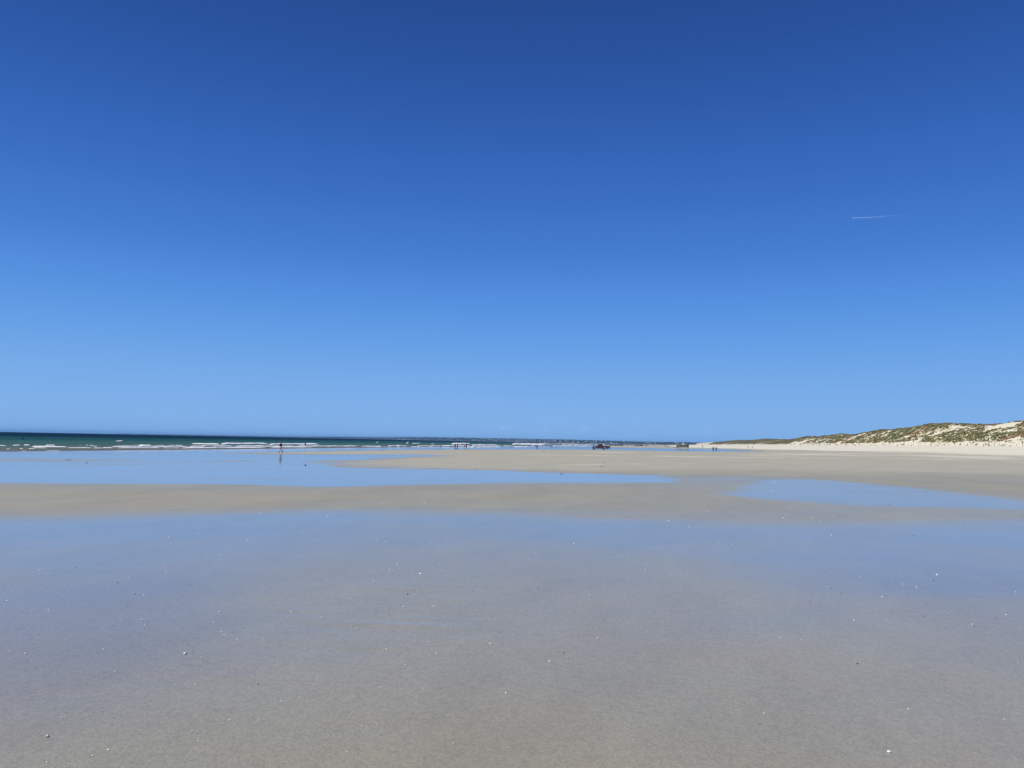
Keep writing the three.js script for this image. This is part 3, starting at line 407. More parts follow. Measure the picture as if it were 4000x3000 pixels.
function figure(key, pose, wear, res) {   // geometries of the body and of what it wears
  if (figures.has(key)) return figures.get(key);
  const J = joints(pose), bones = BODY.map(([a, b, ra, rb]) => [J[a], J[b], ra, rb]), out = {}, lean = J.chest.clone().sub(J.pelvis).normalize();
  const nose = [J.head.clone().add(new THREE.Vector3(0, 0, 0.085)), J.head.clone().add(new THREE.Vector3(0, -0.03, 0.105)), 0.012, 0.016], chin = [J.head.clone().add(new THREE.Vector3(0, -0.06, 0.03)), J.head.clone().add(new THREE.Vector3(0, -0.08, 0.05)), 0.05, 0.035], ears = [1, -1].map((s) => [J.head.clone().add(new THREE.Vector3(s * 0.088, 0, 0)), J.head.clone().add(new THREE.Vector3(s * 0.096, 0.03, -0.01)), 0.014, 0.016]);
  const fingers = [];
  for (const [s, n] of [[1, 'L'], [-1, 'R']]) {
    const f = J['fd' + n], side = new THREE.Vector3(0, 0, 1).addScaledVector(f, -f.z).normalize(), inward = new THREE.Vector3(-s, 0, 0);
    for (let k = 0; k < 4; k++) { const a = J['palm' + n].clone().addScaledVector(side, 0.026 - 0.018 * k).addScaledVector(f, 0.02), b = a.clone().addScaledVector(f, 0.04 + 0.006 * [1, 2, 1.3, 0][k]).addScaledVector(inward, 0.012), c = b.clone().addScaledVector(f, 0.026).addScaledVector(inward, 0.02); fingers.push(capsuleGeometry(a, b, 0.0095, 0.0085), capsuleGeometry(b, c, 0.0085, 0.007)); }
    const a = J['wr' + n].clone().addScaledVector(f, 0.03).addScaledVector(side, 0.022), b = a.clone().addScaledVector(f, 0.03).addScaledVector(side, 0.026); fingers.push(capsuleGeometry(a, b, 0.011, 0.0095), capsuleGeometry(b, b.clone().addScaledVector(f, 0.028), 0.0095, 0.008));
  }
  const bodyG = field([...bones, nose, chin, ...ears], 0, res); out.body = mergeGeometries([bodyG, ...fingers]);
  const torso = [[J.pelvis.clone().addScaledVector(lean, wear.long ? -0.12 : -0.03), J.waist, 0.13, 0.122], [J.waist, J.chest, 0.122, 0.14], [J.chest, cut(J.chest, J.neck, 0.55), 0.128, 0.085], [J.shL, J.shR, 0.066, 0.066]], sleeves = (t) => ['L', 'R'].flatMap((n) => t <= 1 ? [[J['sh' + n], cut(J['sh' + n], J['el' + n], t), 0.06, 0.053]] : [[J['sh' + n], J['el' + n], 0.06, 0.05], [J['el' + n], cut(J['el' + n], J['wr' + n], t - 1), 0.05, 0.038]]), legs = (t) => ['L', 'R'].flatMap((n) => t <= 1 ? [[J['hip' + n], cut(J['hip' + n], J['knee' + n], t), 0.098, 0.082]] : [[J['hip' + n], J['knee' + n], 0.098, 0.07], [J['knee' + n], cut(J['knee' + n], J['ankle' + n], t - 1), 0.07, 0.055]]);
  if (wear.top) out[wear.top] = field([...torso, ...sleeves(wear.sleeve)], 0.008, res);
  if (wear.bottom) out[wear.bottom] = field([[J.pelvis, J.waist, 0.128, 0.122], [J.hipL, J.hipR, 0.106, 0.106], ...legs(wear.leg)], 0.006, res);
  if (wear.wetsuit) out.wetsuit = field(bones.filter((b, i) => ![3, 4].includes(i)), 0.012, res);
  if (wear.shoes) out.shoe = field(['L', 'R'].flatMap((n) => [[J['heel' + n], J['toe' + n], 0.044, 0.034], [J['ankle' + n], J['heel' + n], 0.04, 0.042]]), 0.006, res);
  const hx = J.head; out[wear.hat ?? 'hair'] = field([[J.head.clone().add(new THREE.Vector3(0, 0.02, -0.02)), J.crown.clone().add(new THREE.Vector3(0, 0.015, -0.012)), 0.094, 0.098], ...(wear.longHair ? [[J.head.clone().add(new THREE.Vector3(0, 0, -0.05)), J.neck.clone().add(new THREE.Vector3(0, -0.02, -0.07)), 0.07, 0.04]] : [])], 0.006, res, (x, y, z) => Math.min(1, (z - hx.z - 0.045) + (hx.y - y) * 0.4));
  figures.set(key, out);
  return out;
}
const POSE = {
  strideLeft: { lean: 0.06, L: { leg: 0.36, knee: 0.06, foot: 0.25, arm: -0.3, elbow: 0.35 }, R: { leg: -0.34, knee: 0.28, foot: -0.35, arm: 0.35, elbow: 1.2, in: 0.6 } },
  strideRight: { lean: 0.08, L: { leg: -0.3, knee: 0.3, foot: -0.3, arm: 0.34, elbow: 0.3 }, R: { leg: 0.32, knee: 0.05, foot: 0.2, arm: -0.3, elbow: 0.25 } },
  stroll: { lean: 0.03, L: { leg: 0.16, knee: 0.05, foot: 0.1, arm: -0.1, elbow: 0.9, out: 0.4 }, R: { leg: -0.14, knee: 0.1, foot: -0.1, arm: -0.05, elbow: 0.9, out: 0.4 } },
  stand: { lean: 0.02, L: { leg: 0.03, knee: 0.04, arm: 0.05, elbow: 0.15, out: 0.2 }, R: { leg: -0.03, knee: 0.04, arm: 0.08, elbow: 0.2, out: 0.2 } },
  wade: { lean: 0.2, L: { leg: 0.3, knee: 0.3, arm: 0.3, elbow: 0.7, out: 0.35 }, R: { leg: -0.2, knee: 0.15, arm: 0.4, elbow: 0.6, out: 0.35 } },
  stoop: { lean: 1.15, head: 0.1, L: { leg: 0.12, knee: 0.22, arm: 0.5, elbow: 0.3 }, R: { leg: -0.12, knee: 0.12, arm: 1.25, elbow: 0.15 } },
};
const cloth = (r, g, b) => mat(r, g, b, 0.9, { specularIntensity: 0.3 });
const SKIN = mat(0.46, 0.29, 0.2, 0.6), HAIRS = { dark: cloth(0.03, 0.02, 0.015), grey: cloth(0.35, 0.33, 0.31), brown: cloth(0.1, 0.06, 0.035) };
const C = { navy: cloth(0.012, 0.016, 0.04), black: cloth(0.012, 0.012, 0.014), tan: cloth(0.5, 0.38, 0.24), white: cloth(0.78, 0.78, 0.76), blue: cloth(0.02, 0.04, 0.12), denim: cloth(0.03, 0.05, 0.11), grey: cloth(0.12, 0.12, 0.13), red: cloth(0.3, 0.03, 0.03), neoprene: mat(0.012, 0.014, 0.018, 0.5), shoe: cloth(0.02, 0.02, 0.022) };
function person(poseName, wear, colours, x, d, turn, height, label, group, y) {
  const res = wear.fine ? 120 : 72, key = poseName + JSON.stringify(wear), parts = figure(key, POSE[poseName], wear, res), o = new THREE.Group();
  for (const n in parts) part(o, n, parts[n], n === 'body' ? SKIN : colours[n] ?? HAIRS.dark);
  o.position.set(x, y ?? ground(x, d) + 0.002, -d); o.rotation.y = turn; o.scale.setScalar(height / 1.77);
  return add(o, 'person', label, 'person', group);
}
// turn: 0 faces the viewer, PI faces away, -PI/2 faces left
const T = { top: 'shirt', sleeve: 0.75 }, LONG = { top: 'jacket', sleeve: 1.9, long: true, bottom: 'trousers', leg: 1.9, shoes: true }, SUIT = { wetsuit: true };
person('strideLeft', { top: 'shirt', sleeve: 0.75, bottom: 'shorts', leg: 0.8, shoes: true, fine: true }, { shirt: C.navy, shorts: C.tan, shoe: C.shoe, hair: HAIRS.dark }, -35.7, 119.9, -0.75, 1.72, 'person in dark t-shirt, tan shorts and dark shoes strolling alone over the mirror-wet sand');
person('strideRight', { ...T, bottom: 'trousers', leg: 1.9, shoes: true }, { shirt: C.black, trousers: C.black, shoe: C.shoe }, -16.9, 234.2, -2.3, 1.62, 'person in black walking with legs apart at the left of four beach walkers', 'walkers at the water edge');
person('stroll', LONG, { jacket: C.black, trousers: C.black, shoe: C.shoe }, -16.6, 240.2, -1.9, 1.6, 'person in black jacket strolling just right of the striding walker', 'walkers at the water edge');
person('strideRight', { ...T, bottom: 'shorts', leg: 0.7, longHair: true }, { shirt: C.white, shorts: C.black, hair: HAIRS.brown }, -15.5, 259.6, 1.2, 1.68, 'person in white t-shirt and dark shorts walking at the edge of the surf', 'walkers at the water edge');
person('stand', LONG, { jacket: C.black, trousers: C.grey, shoe: C.shoe }, -15.6, 272, 2.6, 1.62, 'person in dark jacket standing right of the walker in white', 'walkers at the water edge');
person('stoop', { top: 'jacket', sleeve: 1.9, long: true, bottom: 'trousers', leg: 1.8, shoes: true }, { jacket: C.black, trousers: C.black, shoe: C.shoe }, 8.6, 250.7, -1.4, 1.6, 'person in black stooping over the sand by the water with one arm stretched down');
person('stroll', { ...LONG, hat: 'cap' }, { jacket: C.black, trousers: C.black, shoe: C.shoe, cap: C.black }, 66.9, 254.9, Math.PI + 0.1, 1.6, 'person in black coat, left of the couple walking away along the beach', 'couple walking away');
person('stroll', { ...LONG, longHair: true }, { jacket: C.blue, trousers: C.denim, shoe: C.shoe, hair: HAIRS.grey }, 67.95, 255.1, Math.PI - 0.15, 1.53, 'person in blue coat, right of the couple walking away along the beach', 'couple walking away');
person('stand', LONG, { jacket: C.black, trousers: C.black, shoe: C.shoe }, 28.6, 267, 1.2, 1.66, 'person in black standing behind the bonnet of the maroon pickup truck');
person('strideLeft', LONG, { jacket: C.black, trousers: C.grey, shoe: C.shoe }, 23.4, 456.3, -1.5, 1.6, 'small dark person at the left of two walking by the surf beyond the stooping one', 'pair by the distant surf');
person('strideRight', LONG, { jacket: C.grey, trousers: C.black, shoe: C.shoe }, 25, 468, 1.4, 1.6, 'small grey-jacketed person at the right of two walking by the distant surf', 'pair by the distant surf');
person('stroll', LONG, { jacket: C.black, trousers: C.grey, shoe: C.shoe }, 132.7, 534, Math.PI, 1.7, 'lone dark person standing on pale sand right of the concrete blockhouse');
person('strideLeft', LONG, { jacket: C.grey, trousers: C.black, shoe: C.shoe }, 149.6, 486.5, -1.3, 1.65, 'person in grey striding left below the dunes, leading another walker', 'pair below the dunes');
person('strideRight', { ...T, bottom: 'trousers', leg: 1.9, shoes: true }, { shirt: C.white, trousers: C.denim, shoe: C.shoe }, 152.5, 487, -1.6, 1.65, 'person in white shirt following a grey walker below the dunes', 'pair below the dunes');
person('stand', LONG, { jacket: C.black, trousers: C.grey, shoe: C.shoe }, 104.6, 691.4, 0.4, 1.65, 'tiny dark person, left one of two far up the beach beyond the pickup', 'far beach walkers');
person('stroll', LONG, { jacket: C.denim, trousers: C.black, shoe: C.shoe }, 98.7, 630.5, 0.9, 1.6, 'tiny person in blue, right one of two far up the beach beyond the pickup', 'far beach walkers');
person('strideLeft', LONG, { jacket: C.black, trousers: C.black, shoe: C.shoe }, 150.7, 814.5, 1.4, 1.65, 'tiny dark person walking far off between the rocks and the blockhouse', 'far beach walkers');
person('strideRight', LONG, { jacket: C.navy, trousers: C.black, shoe: C.shoe }, 130.2, 648.6, 1.2, 1.65, 'far person in navy, left one of two just left of the blockhouse', 'far beach walkers');
person('stand', LONG, { jacket: C.black, trousers: C.grey, shoe: C.shoe }, 132.8, 655, -1.2, 1.6, 'far person in black, right one of two just left of the blockhouse', 'far beach walkers');
// in the water
function bather(pose, x, d, turn, depth, label) { return person(pose, SUIT, { wetsuit: C.neoprene }, x, d, turn, 1.74, label, 'surfers in wetsuits in the water', SEA - depth); }
bather('wade', -71.1, 267.3, -0.9, 0.72, 'surfer in black wetsuit wading in front of the long white breaker');
bather('wade', -167.3, 264.3, 0.7, 0.78, 'surfer in black wetsuit standing waist-deep at the far left of the sea');
bather('wade', -138.9, 272, 1.2, 1.15, 'surfer low in the water at the left end of a white surfboard');
bather('stand', -136.6, 272.4, -1.2, 1.2, 'surfer low in the water at the right end of a white surfboard');
bather('stand', -94.2, 552.6, -1.2, 0.95, 'distant surfer beside the leftmost small white board');
bather('wade', -97.4, 587.7, 0.4, 0.85, 'distant surfer, farther one of two without a board');
bather('stand', -79.4, 485.7, 2, 0.95, 'distant surfer, nearer one of two without a board');
bather('stand', -69.6, 504.1, 0.5, 0.95, 'distant surfer left of a tilted white board');
bather('wade', -47.5, 476.5, -1, 0.7, 'surfer in the middle of a white board left of the beach walkers');
bather('stand', -46.2, 478.5, 1, 1.05, 'surfer low in the water right of a white board near the walkers');
bather('wade', -30.5, 480.1, 0.8, 0.55, 'surfer in black standing in the breaker behind the beach walkers');
bather('stand', -23, 445.3, 0.3, 0.95, 'surfer low in the water at the right end of the breaker behind the walkers');
bather('wade', 79.2, 901.6, 0.3, 0.4, 'tiny surfer standing in the surf far off left of the pickup');
{
  const s = new THREE.Shape(); s.moveTo(-1.15, 0); s.bezierCurveTo(-1.05, 0.2, -0.5, 0.28, 0, 0.28); s.bezierCurveTo(0.6, 0.28, 1, 0.18, 1.2, 0); s.bezierCurveTo(1, -0.18, 0.6, -0.28, 0, -0.28); s.bezierCurveTo(-0.5, -0.28, -1.05, -0.2, -1.15, 0);
  const deck = new THREE.ExtrudeGeometry(s, { depth: 0.05, bevelEnabled: true, bevelSize: 0.02, bevelThickness: 0.015, bevelSegments: 2, curveSegments: 8 }).rotateX(-Math.PI / 2);
  { const p = deck.attributes.position; for (let k = 0; k < p.count; k++) p.setY(k, p.getY(k) + 0.06 * (p.getX(k) / 1.2) ** 2); deck.computeVertexNormals(); }
  const fin = new THREE.ExtrudeGeometry(new THREE.Shape([new THREE.Vector2(-0.95, 0), new THREE.Vector2(-0.78, 0), new THREE.Vector2(-0.95, -0.16)]), { depth: 0.012, bevelEnabled: false });
  const W = mat(0.85, 0.85, 0.83, 0.3), K = mat(0.03, 0.03, 0.035, 0.5);
  for (const [x, d, turn, tilt, label] of [[-137.8, 271.6, 0.15, 0.1, 'white surfboard floating between two surfers at the left'], [-95.8, 552, 0.3, 0.25, 'white surfboard of the leftmost distant surfer'], [-67.7, 504, 0.5, 0.6, 'white surfboard tilted up beside a distant surfer'], [-48.2, 476.2, 0.1, 0.12, 'white surfboard under the surfer left of the beach walkers']]) {
    const o = new THREE.Group(); part(o, 'deck', deck, W); part(o, 'fin', fin, K);
    o.position.set(x, SEA + 0.12 + 0.4 * tilt, -d); o.rotation.set(0.35, turn, tilt, 'YZX');
    add(o, 'surfboard', label, 'surfboard', 'white surfboards');
  }
}
{ // a small sail far out
  const o = new THREE.Group(), sail = new THREE.Shape(); sail.moveTo(0, 0.5); sail.bezierCurveTo(1.5, 0.7, 1.9, 1.3, 1.7, 1.7); sail.bezierCurveTo(1.4, 3, 0.7, 4, 0.1, 4.6); sail.lineTo(0, 0.5);
  const sg = new THREE.ExtrudeGeometry(sail, { depth: 0.03, bevelEnabled: false, curveSegments: 8 }); { const p = sg.attributes.position; for (let k = 0; k < p.count; k++) p.setZ(k, p.getZ(k) + 0.35 * Math.sin(Math.min(1, p.getX(k) / 1.8) * Math.PI)); sg.computeVertexNormals(); }
  part(o, 'sail', sg, mat(0.62, 0.58, 0.42, 0.7)); part(o, 'mast', new THREE.CylinderGeometry(0.025, 0.035, 4.7, 8).translate(0, 2.35, 0), C.black); part(o, 'boom', new THREE.CylinderGeometry(0.02, 0.02, 2, 6).rotateZ(Math.PI / 2).translate(0.95, 1.5, 0.1), C.black); part(o, 'board', rbox(2.6, 0.12, 0.62, 0.05, 0.2, 0.03, 0), mat(0.05, 0.05, 0.06, 0.5));
  o.position.set(-41.7, SEA + 0.1, -1017.5); o.rotation.y = 0.4;
  add(o, 'sailboard', 'small pale sail upright on the water before the far shore', 'sailboard');
  person('wade', SUIT, { wetsuit: C.neoprene }, -40.6, 1016.8, -1.2, 1.75, 'tiny dark surfer holding the pale sail out at sea', null, SEA + 0.17);
}

// ---------------------------------------------------------------- pickup truck (front to -x)
{
  const o = new THREE.Group(), PAINT = mat(0.095, 0.007, 0.012, 0.32, { clearcoat: 1, clearcoatRoughness: 0.08 }), BLACK = mat(0.015, 0.015, 0.016, 0.6), RUBBER = mat(0.02, 0.02, 0.021, 0.9), RIM = mat(0.85, 0.85, 0.83, 0.45), CHROME = mat(0.6, 0.6, 0.62, 0.2, { metalness: 1 }), GLASS = new THREE.MeshPhysicalMaterial({ color: col(0.35, 0.38, 0.38), roughness: 0.03, transmission: 1, thickness: 0, ior: 1.5 });
  const v2 = (a) => a.map(([x, y]) => new THREE.Vector2(x, y));
  const s = new THREE.Shape(); s.moveTo(-2.62, 0.5); s.lineTo(-2.52, 0.5); s.absarc(-2.04, 0.42, 0.47, Math.PI * 0.945, 0.055 * Math.PI, true); s.lineTo(0.5, 0.46); s.absarc(0.98, 0.42, 0.47, Math.PI * 0.945, 0.055 * Math.PI, true); s.lineTo(2.46, 0.55); s.lineTo(2.5, 1.16); s.lineTo(2.44, 1.2); s.lineTo(0.4, 1.18); s.lineTo(0.36, 1.14); s.lineTo(-1.16, 1.12); s.bezierCurveTo(-1.6, 1.1, -2.2, 1.05, -2.5, 0.95); s.bezierCurveTo(-2.62, 0.88, -2.64, 0.7, -2.62, 0.5);
  part(o, 'body', new THREE.ExtrudeGeometry(s, { depth: 1.66, bevelEnabled: true, bevelSize: 0.035, bevelThickness: 0.06, bevelSegments: 3, curveSegments: 10 }).translate(0, 0, -0.83), PAINT);
  // cab: two side frames with window holes, roof, back panel
  const side = new THREE.Shape(v2([[-1.22, 1.1], [-0.86, 1.62], [-0.74, 1.69], [0.2, 1.7], [0.3, 1.64], [0.37, 1.1]])), h1 = new THREE.Path(v2([[-0.96, 1.2], [-0.72, 1.54], [-0.32, 1.56], [-0.32, 1.2]])), h2 = new THREE.Path(v2([[-0.18, 1.2], [-0.18, 1.56], [0.14, 1.56], [0.2, 1.2]]));
  side.holes.push(h1, h2);
  const sideG = (z) => new THREE.ExtrudeGeometry(side, { depth: 0.05, bevelEnabled: true, bevelSize: 0.012, bevelThickness: 0.012, bevelSegments: 2 }).translate(0, 0, z);
  const cab = part(o, 'cab', mergeGeometries([sideG(0.72), sideG(-0.77)]), PAINT);
  part(cab, 'roof', rbox(1.06, 0.06, 1.5, 0.025, -0.27, 1.695, 0), PAINT);
  const pane = (name, pts, z) => part(cab, name, new THREE.ExtrudeGeometry(new THREE.Shape(v2(pts)), { depth: 0.006, bevelEnabled: false }).translate(0, 0, z), GLASS);
  for (const z of [0.745, -0.75]) { pane('side_window', [[-1.03, 1.15], [-0.73, 1.6], [-0.28, 1.62], [-0.28, 1.15]], z); pane('side_window', [[-0.24, 1.15], [-0.24, 1.62], [0.2, 1.62], [0.28, 1.15]], z); }
  part(cab, 'windscreen', box(0.006, 0.62, 1.42).rotateZ(-0.605).translate(-1.03, 1.37, 0), GLASS);
  part(cab, 'rear_window', box(0.006, 0.48, 1.4).rotateZ(0.12).translate(0.31, 1.4, 0), GLASS);
  part(cab, 'seat', rbox(0.3, 0.65, 1.2, 0.06, -0.05, 1.15, 0), BLACK);
  part(cab, 'steering_wheel', new THREE.TorusGeometry(0.18, 0.018, 6, 16).rotateY(Math.PI / 2).rotateZ(0.4).translate(-0.72, 1.2, 0.36), BLACK);
  for (const z of [0.9, -0.9]) {
    const d1 = part(o, 'door', rbox(0.92, 0.55, 0.03, 0.012, -0.73, 0.82, z), PAINT); part(d1, 'handle', rbox(0.14, 0.03, 0.03, 0.01, -0.4, 0.98, z + Math.sign(z) * 0.02), BLACK);
    const d2 = part(o, 'door', rbox(0.54, 0.55, 0.03, 0.012, 0.02, 0.82, z), PAINT); part(d2, 'handle', rbox(0.12, 0.03, 0.03, 0.01, 0.18, 0.98, z + Math.sign(z) * 0.02), BLACK);
    part(o, 'mirror', rbox(0.1, 0.17, 0.16, 0.03, -1.02, 1.2, z + Math.sign(z) * 0.08), BLACK);
    part(o, 'sill', rbox(2.0, 0.07, 0.1, 0.02, -0.5, 0.42, z), BLACK);
    part(o, 'headlight', rbox(0.14, 0.14, 0.3, 0.04, -2.58, 0.83, z * 0.76), mat(0.8, 0.8, 0.78, 0.15));
    part(o, 'tail_light', rbox(0.06, 0.26, 0.14, 0.02, 2.5, 0.98, z * 0.86), mat(0.75, 0.6, 0.55, 0.25));
    part(o, 'mudflap', box(0.02, 0.3, 0.24, 1.52, 0.36, z * 0.86), RUBBER);
  }
  part(o, 'bumper', rbox(0.16, 0.28, 1.78, 0.05, -2.66, 0.56, 0), BLACK); part(o, 'bumper', rbox(0.14, 0.2, 1.7, 0.04, 2.56, 0.56, 0), BLACK);
  part(o, 'grille', rbox(0.06, 0.2, 0.9, 0.02, -2.63, 0.82, 0), BLACK); part(o, 'chassis', box(4.4, 0.14, 0.9, 0, 0.44, 0), BLACK);
  part(o, 'tow_hook', new THREE.TubeGeometry(new THREE.CatmullRomCurve3([[2.5, 0.62, 0], [2.75, 0.62, 0], [2.86, 0.66, 0], [2.86, 0.74, 0]].map((p) => new THREE.Vector3(...p))), 8, 0.035, 6), BLACK);
  { const g = new THREE.BoxGeometry(1.95, 0.14, 1.5, 14, 1, 10).translate(1.42, 1.22, 0), p = g.attributes.position; for (let k = 0; k < p.count; k++) if (p.getY(k) > 1.25) p.setY(k, 1.26 + 0.14 * (fbm(p.getX(k) * 2.3, p.getZ(k) * 2 + 4, 2) - 0.4)); g.computeVertexNormals(); part(o, 'bed_cover', g, mat(0.62, 0.5, 0.5, 0.8)); }
  part(o, 'storage_box', rbox(0.32, 0.26, 0.9, 0.03, 2.2, 1.34, 0), mat(0.78, 0.78, 0.76, 0.5));
  const tyreG = new THREE.LatheGeometry(v2([[0.2, -0.1], [0.3, -0.115], [0.335, -0.09], [0.345, 0], [0.335, 0.09], [0.3, 0.115], [0.2, 0.1]]), 28).rotateX(Math.PI / 2), rimG = new THREE.LatheGeometry(v2([[0.001, -0.06], [0.08, -0.06], [0.1, -0.03], [0.17, -0.045], [0.2, -0.1], [0.215, -0.1], [0.215, 0.1], [0.2, 0.1], [0.17, 0.045], [0.1, 0.03], [0.08, 0.06], [0.001, 0.06]]), 24).rotateX(Math.PI / 2), nutG = new THREE.CylinderGeometry(0.016, 0.016, 0.14, 6).rotateX(Math.PI / 2);
  for (const x of [-2.04, 0.98]) for (const z of [0.78, -0.78]) { const w = new THREE.Group(); w.name = 'wheel'; w.position.set(x, 0.345, z); o.add(w); part(w, 'tyre', tyreG, RUBBER); part(w, 'rim', rimG, RIM); part(w, 'hub_nuts', mergeGeometries([0, 1, 2, 3, 4].map((k) => nutG.clone().translate(0.1 * Math.cos(k * 1.2566), 0.1 * Math.sin(k * 1.2566), 0))), CHROME); }
  o.position.set(28.9, ground(28.9, 246.6) + 0.005, -246.6); o.rotation.y = 0.02; o.scale.setScalar(1.05);
  add(o, 'pickup_truck', 'dark maroon pickup truck with white wheels parked side-on on the wet sand', 'truck');
}

// ---------------------------------------------------------------- blockhouse, rocks, posts, house
const lump = (seed, w, h, l, detail = 3, rough = 0.45) => { const g = new THREE.IcosahedronGeometry(1, detail), p = g.attributes.position, q = new THREE.Vector3(); for (let k = 0; k < p.count; k++) { q.fromBufferAttribute(p, k); const n = 1 + rough * (fbm(q.x * 1.7 + seed, q.y * 1.7 + q.z * 2.3 + seed, 3) - 0.5) * 2; p.setXYZ(k, q.x * w / 2 * n, q.y * h * n, q.z * l / 2 * n); } g.computeVertexNormals(); return g; };
{
  const o = new THREE.Group(), cs = 256, a = tileNoise(cs, 6, 51), b = tileNoise(cs, 22, 52), c = tileNoise(cs, 90, 53);
  const t = grainTexture(cs, (i, j) => { const k = sstep(0.42, 0.6, 0.6 * a(i, j) + 0.4 * b(i, j)), g = 0.75 + 0.5 * (c(i, j) - 0.5); return mix3([0.14, 0.155, 0.11], [0.32, 0.33, 0.29], k).map((q) => Math.min(1, q * g)); }, 0);
  const CON = new THREE.MeshPhysicalMaterial({ map: t, roughness: 1, specularIntensity: 0.2, bumpMap: t, bumpScale: 0.05 }), SHADE = mat(0.035, 0.04, 0.035, 0.95), TOP = mat(0.5, 0.48, 0.42, 1);  // shade of the end wall painted in as a dark colour; embrasure reuses it
  const wall = (w, h, l, x, y, z) => { const g = new THREE.BoxGeometry(w, h, l, 24, 8, 12), p = g.attributes.position; for (let k = 0; k < p.count; k++) { const n = 0.16 * (fbm(p.getX(k) * 0.9 + 3, p.getY(k) * 1.1 + p.getZ(k) * 0.8, 3) - 0.5); p.setXYZ(k, p.getX(k) * (1 + n * 0.2), p.getY(k) * (1 + n * 0.5), p.getZ(k) * (1 + n * 0.5)); } g.computeVertexNormals(); return g.translate(x, y, z); };
  part(o, 'main_block', wall(7.9, 2.6, 5, -0.7, 0.9, 0), CON);
  part(o, 'end_wall', wall(1.15, 3.3, 5.6, 3.9, 1.15, 0.5), SHADE);
  part(o, 'roof_slab', wall(7.4, 0.34, 4.8, -0.9, 2.28, 0), TOP);
  part(o, 'embrasure', box(1.5, 0.4, 0.3, -1.4, 1.45, 2.44), SHADE);
  part(o, 'broken_edge', lump(4, 1.8, 0.35, 1.2).translate(1.6, 2.3, 1.6), CON);
  o.position.set(129.2, ground(129.2, 579) - 0.1, -580); o.rotation.set(0, -0.2, 0.012);
  add(o, 'blockhouse', 'half-sunken grey concrete blockhouse with dark end wall on the beach', 'bunker');
}
const ROCK = mat(0.045, 0.042, 0.04, 0.95), ROCK2 = mat(0.09, 0.085, 0.075, 0.95);
for (const [x, d, w, h, l, m, label] of [[104, 812, 6, 0.9, 3, ROCK, 'leftmost low dark rock far up the beach just right of the pickup'], [110.5, 816, 5, 0.7, 3, ROCK, 'second low dark rock of the row right of the pickup'], [117, 822, 4, 0.8, 3, ROCK2, 'third low rock of the row right of the pickup'], [122.5, 860, 6.5, 1.1, 3, ROCK2, 'brownish rock at the right end of the row right of the pickup'], [138, 846, 5.5, 0.8, 3, ROCK, 'long dark rock left in the group between pickup and blockhouse'], [143.5, 850, 6, 1.1, 4, ROCK, 'highest dark rock in the group between pickup and blockhouse'], [149.6, 852, 4.5, 0.6, 3, ROCK, 'small dark rock right in the group between pickup and blockhouse'], [109.9, 520.1, 1.1, 0.4, 0.8, ROCK, 'small dark boulder on the sand left of the blockhouse'], [106.5, 520, 0.8, 0.25, 0.7, ROCK2, 'smallest grey boulder on the sand left of the blockhouse'], [113.5, 528, 2.2, 0.22, 1, ROCK2, 'flat grey boulder beside the left foot of the blockhouse']])
  { const o = new THREE.Mesh(lump(x, w, h, l), m); o.position.set(x, ground(x, d) + h * 0.1, -d); add(o, 'rock', label, 'rock', 'dark rocks on the far beach'); }
{
  const o = new THREE.Mesh(lump(2.2, 0.13, 0.05, 0.1), mat(0.02, 0.02, 0.022, 0.5)); o.position.set(-14.5, ground(-14.5, 54.7) + 0.015, -54.7); add(o, 'stone', 'dark stone lying alone in the mirror pool right of the strolling person', 'stone');
}
{ // clumps of seaweed: flattened tangles of strands
  const r = rng(91), W = mat(0.035, 0.03, 0.02, 0.6);
  for (const [x, d, len, label] of [[-36.2, 63.3, 0.28, 'dark strand of seaweed on the wet sand at the far left'], [-30.8, 56.2, 0.14, 'small bit of seaweed in the pool at the left'], [-25.9, 154.8, 0.35, 'clump of seaweed on the tongue of sand left of the walkers'], [8.8, 71.7, 0.16, 'dark bit of seaweed on the sandbar below the pickup'], [6.8, 57.3, 0.16, 'nearer bit of seaweed on the sandbar below the pickup'], [4.3, 225.8, 0.5, 'clump of seaweed left of the stooping person'], [7.7, 185.2, 0.4, 'clump of seaweed in front of the stooping person'], [2.8, 42.3, 0.1, 'bit of seaweed in the middle pool']]) {
    const gs = [];
    for (let k = 0; k < 7; k++) { const a = (r() - 0.5) * len * 0.4, b = (r() - 0.5) * len * 0.6; gs.push(new THREE.TubeGeometry(new THREE.CatmullRomCurve3([0, 1, 2, 3].map((q) => new THREE.Vector3((q / 3 - 0.5) * len * (0.7 + 0.5 * r()) + a, 0.012 + 0.035 * len * 4 * r() * 0.3, b + (r() - 0.5) * len * 0.3))), 8, 0.006 + 0.03 * len, 5)); }
    const o = new THREE.Mesh(mergeGeometries(gs), W); o.position.set(x, ground(x, d), -d); o.rotation.y = (r() - 0.5) * 0.5; add(o, 'seaweed', label, 'seaweed', 'seaweed left by the tide');
  }
}
